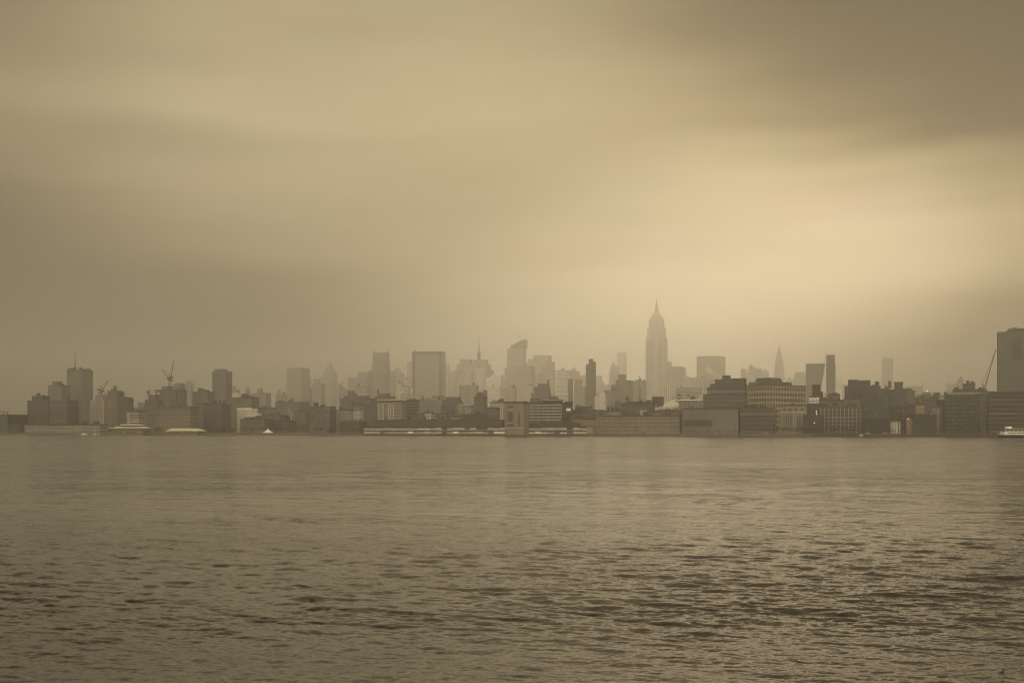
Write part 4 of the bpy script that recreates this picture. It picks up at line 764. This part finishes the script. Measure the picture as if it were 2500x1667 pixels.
# ------------------------------------------------------------------ cranes
def lattice(mb, p, q, wdt, n, r):
    p, q = Vector(p), Vector(q); d = (q - p); u = d.normalized(); a = u.cross(Vector((0, 1, 0)) if abs(u.y) < .9 else Vector((1, 0, 0))).normalized() * wdt; b_ = u.cross(a).normalized() * wdt
    cs = [a + b_, -a + b_, -a - b_, a - b_]
    for k in cs: mb.bar(p + k, q + k * .6, r)
    for i in range(n):
        for j in range(4): 
            s0, s1 = 1 - .4 * i / n, 1 - .4 * (i + 1) / n
            mb.bar(p + d * i / n + cs[j] * s0, p + d * (i + 1) / n + cs[(j + 1) % 4] * s1, r * .6)
    return mb
def crane(label, D, bx_, by_, tx, ty, mast_y=None, r=.35, wdt=1.1, cw=None):
    """luffing crane: foot pixel (bx,by), jib tip (tx,ty), optional mast from by up to mast_y"""
    x, z = px2x(bx_, D), py2z(by_, D); o = empty('construction_crane', (x, D, z), 0); tag(o, label, 'crane', 'construction cranes')
    h = 0
    if mast_y: h = py2z(mast_y, D) - z; lattice(MB(), (0, 0, 0), (0, 0, h), wdt, 8, r).build('mast', M['steel'], o)
    else: MB().box(-2.4, 2.4, -2, 2, 0, 2.2).build('carriage', M['steel'], o)
    MB().box(-1.6, 2.6, -1.6, 1.6, h, h + 2.8).build('cab', M['dark'], o)
    lattice(MB(), (0, 0, h + 2), (px2x(tx, D) - x, 0, py2z(ty, D) - z), wdt * .8, 14, r).build('jib', M['steel'], o)
    s = -1 if tx > bx_ else 1
    MB().bar((0, 0, h + 2), (s * 5, 0, h + 4), .9).build('counter_jib', M['steel'], o); MB().box(s * 5 - 1.3, s * 5 + 1.3, -1.3, 1.3, h + 2, h + 4.6).build('counterweight', M['dark'], o)
    MB().bar((0, 0, h + 2), (s * 2, 0, h + 9), .4).build('a_frame', M['steel'], o)
    MB().bar((s * 2, 0, h + 9), (px2x(tx, D) - x, 0, py2z(ty, D) - z), .14).build('stay_cable', M['steel'], o)
    return o
crane('slanting crane on the building under construction at left', shore(250) + 165, 249, 957, 263.5, 929, r=.11, wdt=.5)
crane('tower crane with jib leaning left on the wide dark slab', shore(412) + 415, 412, 944, 395, 901, 926, r=.11, wdt=.5)
crane('tower crane with jib standing nearly upright on the wide dark slab', shore(417) + 440, 417, 944, 424, 879, 930, r=.11, wdt=.5)
crane('tall slanting crane against the left side of the right edge tower', shore(2403) + 230, 2403, 955, 2431, 854, r=.11, wdt=.5)
# ------------------------------------------------------------------ billboard, roof lamps
D = shore(1385) + 60; o = empty('billboard', (px2x(1385.5, D), D - 22, py2z(1009, D)), -YAW); tag(o, 'small bright blank billboard at the right edge of the banded flats', 'billboard')
MB().box(-2.6, 2.6, -.2, .2, 2.4, 5.4).build('panel', M['white'], o); MB().box(-2, -1.7, .2, .5, -8, 3).build('post', M['steel'], o); MB().box(1.7, 2, .2, .5, -8, 3).build('post', M['steel'], o)
def lamp(label, px, py, D, r=.55, ph=6, grp='lit lamps'):
    x, z = px2x(px, D), py2z(py, D); o = empty('street_lamp', (x, D, z - ph)); tag(o, label, 'lamp', grp)
    MB().cyl(0, 0, .12, 0, ph, 6).build('pole', M['steel'], o); MB().cyl(0, 0, r * .5, ph, ph + r, 10, r).build('lamp_head', M['lamp'], o); return o
yl = shore(1990) - 1
lamp('upper of the two lit lamps one above the other on the dark loft', 1993, 1005, shore(1990) + 14, .42, 5); lamp('lower of the two lit lamps one above the other on the dark loft', 1994, 1011, shore(1990) + 13.5, .42, 5); lamp('lit lamp low on the dark pump house wall', 1988, 1032, shore(1990) + 13, .4, 12)
lamp('lit lamp on the wide dark slab under the tower crane', 386, 961, shore(400) + 375, .55, 5); lamp('bright lamp on the pale low roof at far right', 2263, 955, shore(2263) + 765, .8, 4); lamp('bright lamp at the roof of the yellowish gridded building', 1916, 931, shore(1900) + 235, .7, 4)
# ------------------------------------------------------------------ boats
def hull(mb, L, W, H0, H1, n=14):
    """boat hull along x, bow at x=0"""
    tp = []; bt = []
    for i in range(n + 1):
        t = i / n; w = W / 2 * min(1, (1 - (1 - min(1, t / .32)) ** 2) + .04); tp.append((L * t, w, H1 + (.8 * (1 - t) ** 4))); bt.append((L * (.04 + .96 * t), w * .72, H0))
    for s in (1, -1):
        for i in range(n):
            a, b_, c_, d = (bt[i], bt[i + 1], tp[i + 1], tp[i]); f = [(a[0], s * a[1], a[2]), (b_[0], s * b_[1], b_[2]), (c_[0], s * c_[1], c_[2]), (d[0], s * d[1], d[2])]
            mb.poly(f if s < 0 else f[::-1])
    for i in range(n): mb.poly([(tp[i][0], -tp[i][1], tp[i][2]), (tp[i + 1][0], -tp[i + 1][1], tp[i + 1][2]), (tp[i + 1][0], tp[i + 1][1], tp[i + 1][2]), (tp[i][0], tp[i][1], tp[i][2])])
    mb.poly([(L, -bt[-1][1], bt[-1][2]), (L, bt[-1][1], bt[-1][2]), (L, tp[-1][1], tp[-1][2]), (L, -tp[-1][1], tp[-1][2])])
    return mb
D = 866; s = D / FPX
f = empty('ferry', (px2x(2434, D), D, 0), R(3)); tag(f, 'white double-deck passenger ferry with dark hull entering at the right edge', 'ferry')
hull(MB(), 36, 9, -.6, 2.0).build('hull', M['hull'], f); hull(MB(), 35.4, 8.7, 2.0, 2.7).build('bulwark', M['white'], f)
low = MB().box(4.5, 34, -3.7, 3.7, 2.5, 5.2).build('lower_cabin', M['white'], f)
fw = MB().box(-.55, .55, -.06, .1, -.5, .5).mesh('window', M['glass'])
for i in range(19): o = bpy.data.objects.new('window', fw); o.location = (7.6 + i * 1.38 + (.5 if i > 4 else 0), -3.7, 4.0); link(o, low)
MB().box(4.0, 34.4, -3.9, 3.9, 5.2, 5.45).build('deck', M['white'], f)
up = MB().box(5.5, 33, -3.3, 3.3, 5.45, 7.6).build('upper_cabin', M['dark'], f)
for i in range(9): MB().box(5.4 + i * 3.35, 5.8 + i * 3.35, -3.5, -3.25, 5.45, 7.6).build('pillar', M['white'], up)
MB().box(4.6, 34, -3.7, 3.7, 7.6, 7.85).build('roof', M['white'], f); MB().box(8, 11.5, -2, 2, 7.85, 9.4).build('wheelhouse', M['white'], f)
for i in range(12): MB().box(1 + i * .34, 1.05 + i * .34, -2.4, -2.34, 2.7, 3.7).build('rail_post', M['white'], f)
MB().cyl(12.5, 0, .08, 7.85, 11.5, 6).build('mast', M['steel'], f)
def small_boat(label, px, D, L, colr='white', grp='small boats along the quay'):
    o = empty('motor_boat', (px2x(px, D), D, 0), R(rnd.uniform(-8, 8))); tag(o, label, 'boat', grp)
    hull(MB(), L, L * .3, -.3, 1.2, 8).build('hull', M[colr], o); c = MB().box(L * .35, L * .75, -L * .1, L * .1, 1.2, 1.2 + L * .16).build('cabin', M['white'], o)
    MB().box(L * .38, L * .72, -L * .1 - .05, -L * .1 + .1, 1.5, 1.2 + L * .11).build('window', M['glass'], c); MB().cyl(L * .5, 0, .07, 1.2, 1.2 + L * .35, 6).build('mast', M['steel'], o); return o
small_boat('pale work boat with a low cabin moored by the quay at right', 2092, 985, 7.2, 'quay')
small_boat('white boat with tall cabin, largest of the moored boats at left', 211, 1352, 9); small_boat('low white boat left of the tall-cabin boat', 197, 1350, 7); small_boat('low white boat right of the tall-cabin boat', 227, 1348, 7.5); small_boat('rightmost small white boat by the dark ferry shed', 238, 1346, 6)
# dolphin piles before the quay at right
pil = MB().cyl(0, 0, .35, -3, 1.6, 7).mesh('mooring_pile', M['timber'])
for i in range(16):
    px = 1988 + i * 4.6 + rnd.uniform(-1, 1); D = 1012 + rnd.uniform(-5, 5); o = bpy.data.objects.new('mooring_pile', pil); o.location = (px2x(px, D), D, rnd.uniform(-.6, .3)); link(o)
    tag(o, 'dark wooden pile standing in the water before the quay at right', 'pile', 'mooring piles at the right')
pr = MB(); pr.box(0, 190, -7, 0, .4, 2.7); o = pr.build('timber_pier', M['timber'], None, (px2x(1984, 1030), 1030, 0), -YAW); tag(o, 'dark low timber pier along the quay at right', 'pier')
# ------------------------------------------------------------------ bare trees on the quay
def tree_meshes(seed, H):
    r = random.Random(seed); tr = MB(); cr = MB(); tr.cyl(0, 0, .22, 0, H * .45, 7, .12)
    ends = []
    for i in range(9):
        a = r.uniform(0, 6.28); e = r.uniform(.6, 1.2); L = H * r.uniform(.3, .5); p = Vector((0, 0, H * r.uniform(.3, .48))); q = p + Vector((math.cos(a) * math.cos(e), math.sin(a) * math.cos(e), math.sin(e))) * L
        tr.bar(p, q, .07); ends.append((p, q))
    for _ in range(420):
        p, q = r.choice(ends); c = p.lerp(q, r.uniform(.35, 1.15)) + Vector((r.gauss(0, H * .07), r.gauss(0, H * .07), r.gauss(0, H * .07))); s_ = r.uniform(.10, .26)
        d = [Vector((r.uniform(-1, 1), r.uniform(-1, 1), r.uniform(-1, 1))) * s_ for _ in range(3)]; cr.poly([c + d[0], c + d[1], c + d[2]])
    return tr.mesh('trunk', M['bark']), cr.mesh('crown', M['leaf'])
tv = [tree_meshes(i, h) for i, h in enumerate((6.5, 8, 7.2, 9))]
def trees(n, x0, x1, off, label, grp, sc=(.8, 1.2)):
    for i in range(n):
        px = x0 + (x1 - x0) * (i + rnd.uniform(.15, .85)) / n; D = shore(px) + off + rnd.uniform(-2, 2)
        o = empty('bare_tree', (px2x(px, D), D, GROUND), rnd.uniform(0, 6)); k = rnd.uniform(*sc); o.scale = (k, k, k); tag(o, label, 'tree', grp)
        a, b_ = rnd.choice(tv); link(bpy.data.objects.new('trunk', a), o); link(bpy.data.objects.new('crown', b_), o)
trees(26, 1455, 1668, 9, 'bare quay tree before the long punched-window warehouse', 'trees before the punched-window warehouse', (.55, .8))
trees(16, 1668, 1900, 10, 'bare quay tree before the large plain grey box', 'trees before the grey box building', (.5, .8))
trees(9, 1896, 1975, 8, 'full bare tree before the pale stone hall', 'trees before the pale stone hall', (1.0, 1.35))
trees(14, 1976, 2100, 12, 'bare tree before the dark glassy building', 'trees before the dark glassy building', (.9, 1.3))
trees(22, 2100, 2430, 7, 'bare quay tree along the right-hand waterfront', 'trees on the right-hand waterfront', (.6, 1.1))
trees(20, 540, 880, 14, 'dark quay tree between the tent and the long pier shed', 'trees around the tent', (.8, 1.3))
trees(12, 340, 400, 12, 'dark quay tree between the two bright-roofed sheds', 'trees between the bright-roofed sheds', (.8, 1.1))
trees(10, 480, 575, 12, 'dark quay tree right of the cream-roofed shed', 'trees right of the cream-roofed shed', (.8, 1.1))
# ------------------------------------------------------------------ steam
def steam(label, px, py, D, L, rise, size, dens):
    x, z = px2x(px, D), py2z(py, D); v = []; F = []; r = random.Random(int(px)); bm = MB()
    for i in range(11):
        t = i / 10; c = (L * t + r.uniform(-1, 1) * size * .3, r.uniform(-1, 1) * size * .3, rise * t ** .7 + r.uniform(-1, 1) * size * .25); R_ = size * (.35 + .65 * t) * r.uniform(.7, 1.1)
        n = 6
        for j in range(n):
            a, b_ = -math.pi / 2 + math.pi * j / n, -math.pi / 2 + math.pi * (j + 1) / n
            for k in range(10):
                e, g_ = 2 * math.pi * k / 10, 2 * math.pi * (k + 1) / 10
                P = lambda aa, ee: (c[0] + R_ * math.cos(aa) * math.cos(ee), c[1] + R_ * math.cos(aa) * math.sin(ee), c[2] + R_ * math.sin(aa))
                bm.poly([P(a, e), P(a, g_), P(b_, g_), P(b_, e)])
    m = bpy.data.materials.get('steam_' + str(dens))
    if not m:
        m = bpy.data.materials.new('steam_' + str(dens)); m.use_nodes = True; nt = NT(m.node_tree); nt.n.remove(nt.n['Principled BSDF']); pv = nt.new('ShaderNodeVolumePrincipled')
        pv.inputs['Color'].default_value = (1, .97, .9, 1); pv.inputs['Density'].default_value = dens; pv.inputs['Anisotropy'].default_value = -.15; nt.l.new(pv.outputs[0], nt.n['Material Output'].inputs['Volume'])
    o = bm.build('steam_plume', m, None, (x, D, z)); tag(o, label, 'steam', kind='stuff')
steam('thick white steam drifting right of the nearly black block', 1598, 1001, 1226, 24, 7, 4.6, .3)
steam('thin steam blowing left from the terraced building roof', 1763, 924, 1190, -16, 9, 3.4, .12)
steam('small white steam puff left of the banded apartment block', 1008, 972, 1450, -2, 12, 2.6, .25)
steam('small steam plume over the twin-bay flats', 970, 975, 1420, 7, 12, 2.0, .25)
steam('low steam by the market hall roof', 1703, 984, 1260, 4, 8, 2.2, .15)

# ------------------------------------------------------------------ parked cars on the quay, driftwood
def car_proto(mat):
    b = MB().taper(-2.2, 2.2, -.9, .9, .35, .85, -2.15, 2.15, -.88, .88); b.taper(-2.15, 2.15, -.88, .88, .85, .95, -2.0, 2.0, -.84, .84)
    c = MB().taper(-1.3, 1.2, -.8, .8, .95, 1.45, -.9, .7, -.68, .68); w_ = MB()
    n = 12
    for i in range(n):
        a, e = 2 * math.pi * i / n, 2 * math.pi * (i + 1) / n; P = lambda t, y: (.34 * math.cos(t), y, .34 * math.sin(t))
        w_.poly([P(a, -.11), P(e, -.11), P(e, .11), P(a, .11)]); w_.poly([(0, -.11, 0), P(e, -.11), P(a, -.11)]); w_.poly([(0, .11, 0), P(a, .11), P(e, .11)])
    return b.mesh('body', mat), c.mesh('windows', M['glass']), w_.mesh('wheel', M['dark'])
cw, cdk = car_proto(M['stone']), car_proto(M['dark'])
def car(px, pr_, rz):
    D = shore(px) + 4.5; o = empty('parked_car', (px2x(px, D), D, GROUND + .0), -YAW + rz); 
    tag(o, ('pale' if pr_ is cw else 'dark') + ' car parked on the quay edge in front of the bare trees', 'car', ('pale' if pr_ is cw else 'dark') + ' cars parked along the quay')
    link(bpy.data.objects.new('body', pr_[0]), o); link(bpy.data.objects.new('cabin', pr_[1]), o)
    for a in (-1.35, 1.35):
        for e in (-.8, .8): q = bpy.data.objects.new('wheel', pr_[2]); q.location = (a, e, .34); link(q, o)
for i, px in enumerate((1524, 1571, 1602, 1640, 1743, 1749, 1766, 1858, 1864, 1870, 1951, 2118, 2160, 2252)): car(px, cw if i % 3 != 1 else cdk, rnd.choice((0, 0, 1.57)))
d = empty('driftwood', (14.15, 30.7, .02), .4); tag(d, 'small dark bent piece of driftwood afloat in the bottom right corner', 'driftwood')
MB().bar((-.10, 0, -.03), (.02, 0, .03), .022).build('stick', M['timber'], d); MB().bar((.02, 0, .03), (.05, .01, .10), .016).build('branch', M['timber'], d)
# ------------------------------------------------------------------ the far, uncountable city floor in the haze
def far_blocks():
    r = random.Random(21); mb = MB(); c, s = math.cos(-YAW), math.sin(-YAW)
    for i in range(900):
        px = r.uniform(60, 2560); off = r.uniform(500, 3800); D = shore(px) + off; h = r.uniform(10, 30) * (1 + off / 3500)
        if px < 800 or px > 2050: h *= .75
        x, y = px2x(px, D), D; w, l = r.uniform(9, 22), r.uniform(9, 20)
        rg = [(x + a * c - b_ * s, y + a * s + b_ * c) for a, b_ in ((-w, -l), (w, -l), (w, l), (-w, l))]
        mb.prism(rg, GROUND, GROUND + h)
        if r.random() < .5:
            w, l = w * .35, l * .35; rg = [(x + a * c - b_ * s, y + a * s + b_ * c) for a, b_ in ((-w, -l), (w, -l), (w, l), (-w, l))]; mb.prism(rg, GROUND + h, GROUND + h + r.uniform(2, 6))
    tag(mb.build('distant_city_blocks', facade('grid', .2)), 'hazy mass of distant low city blocks between the towers', 'city blocks', kind='stuff')
far_blocks()
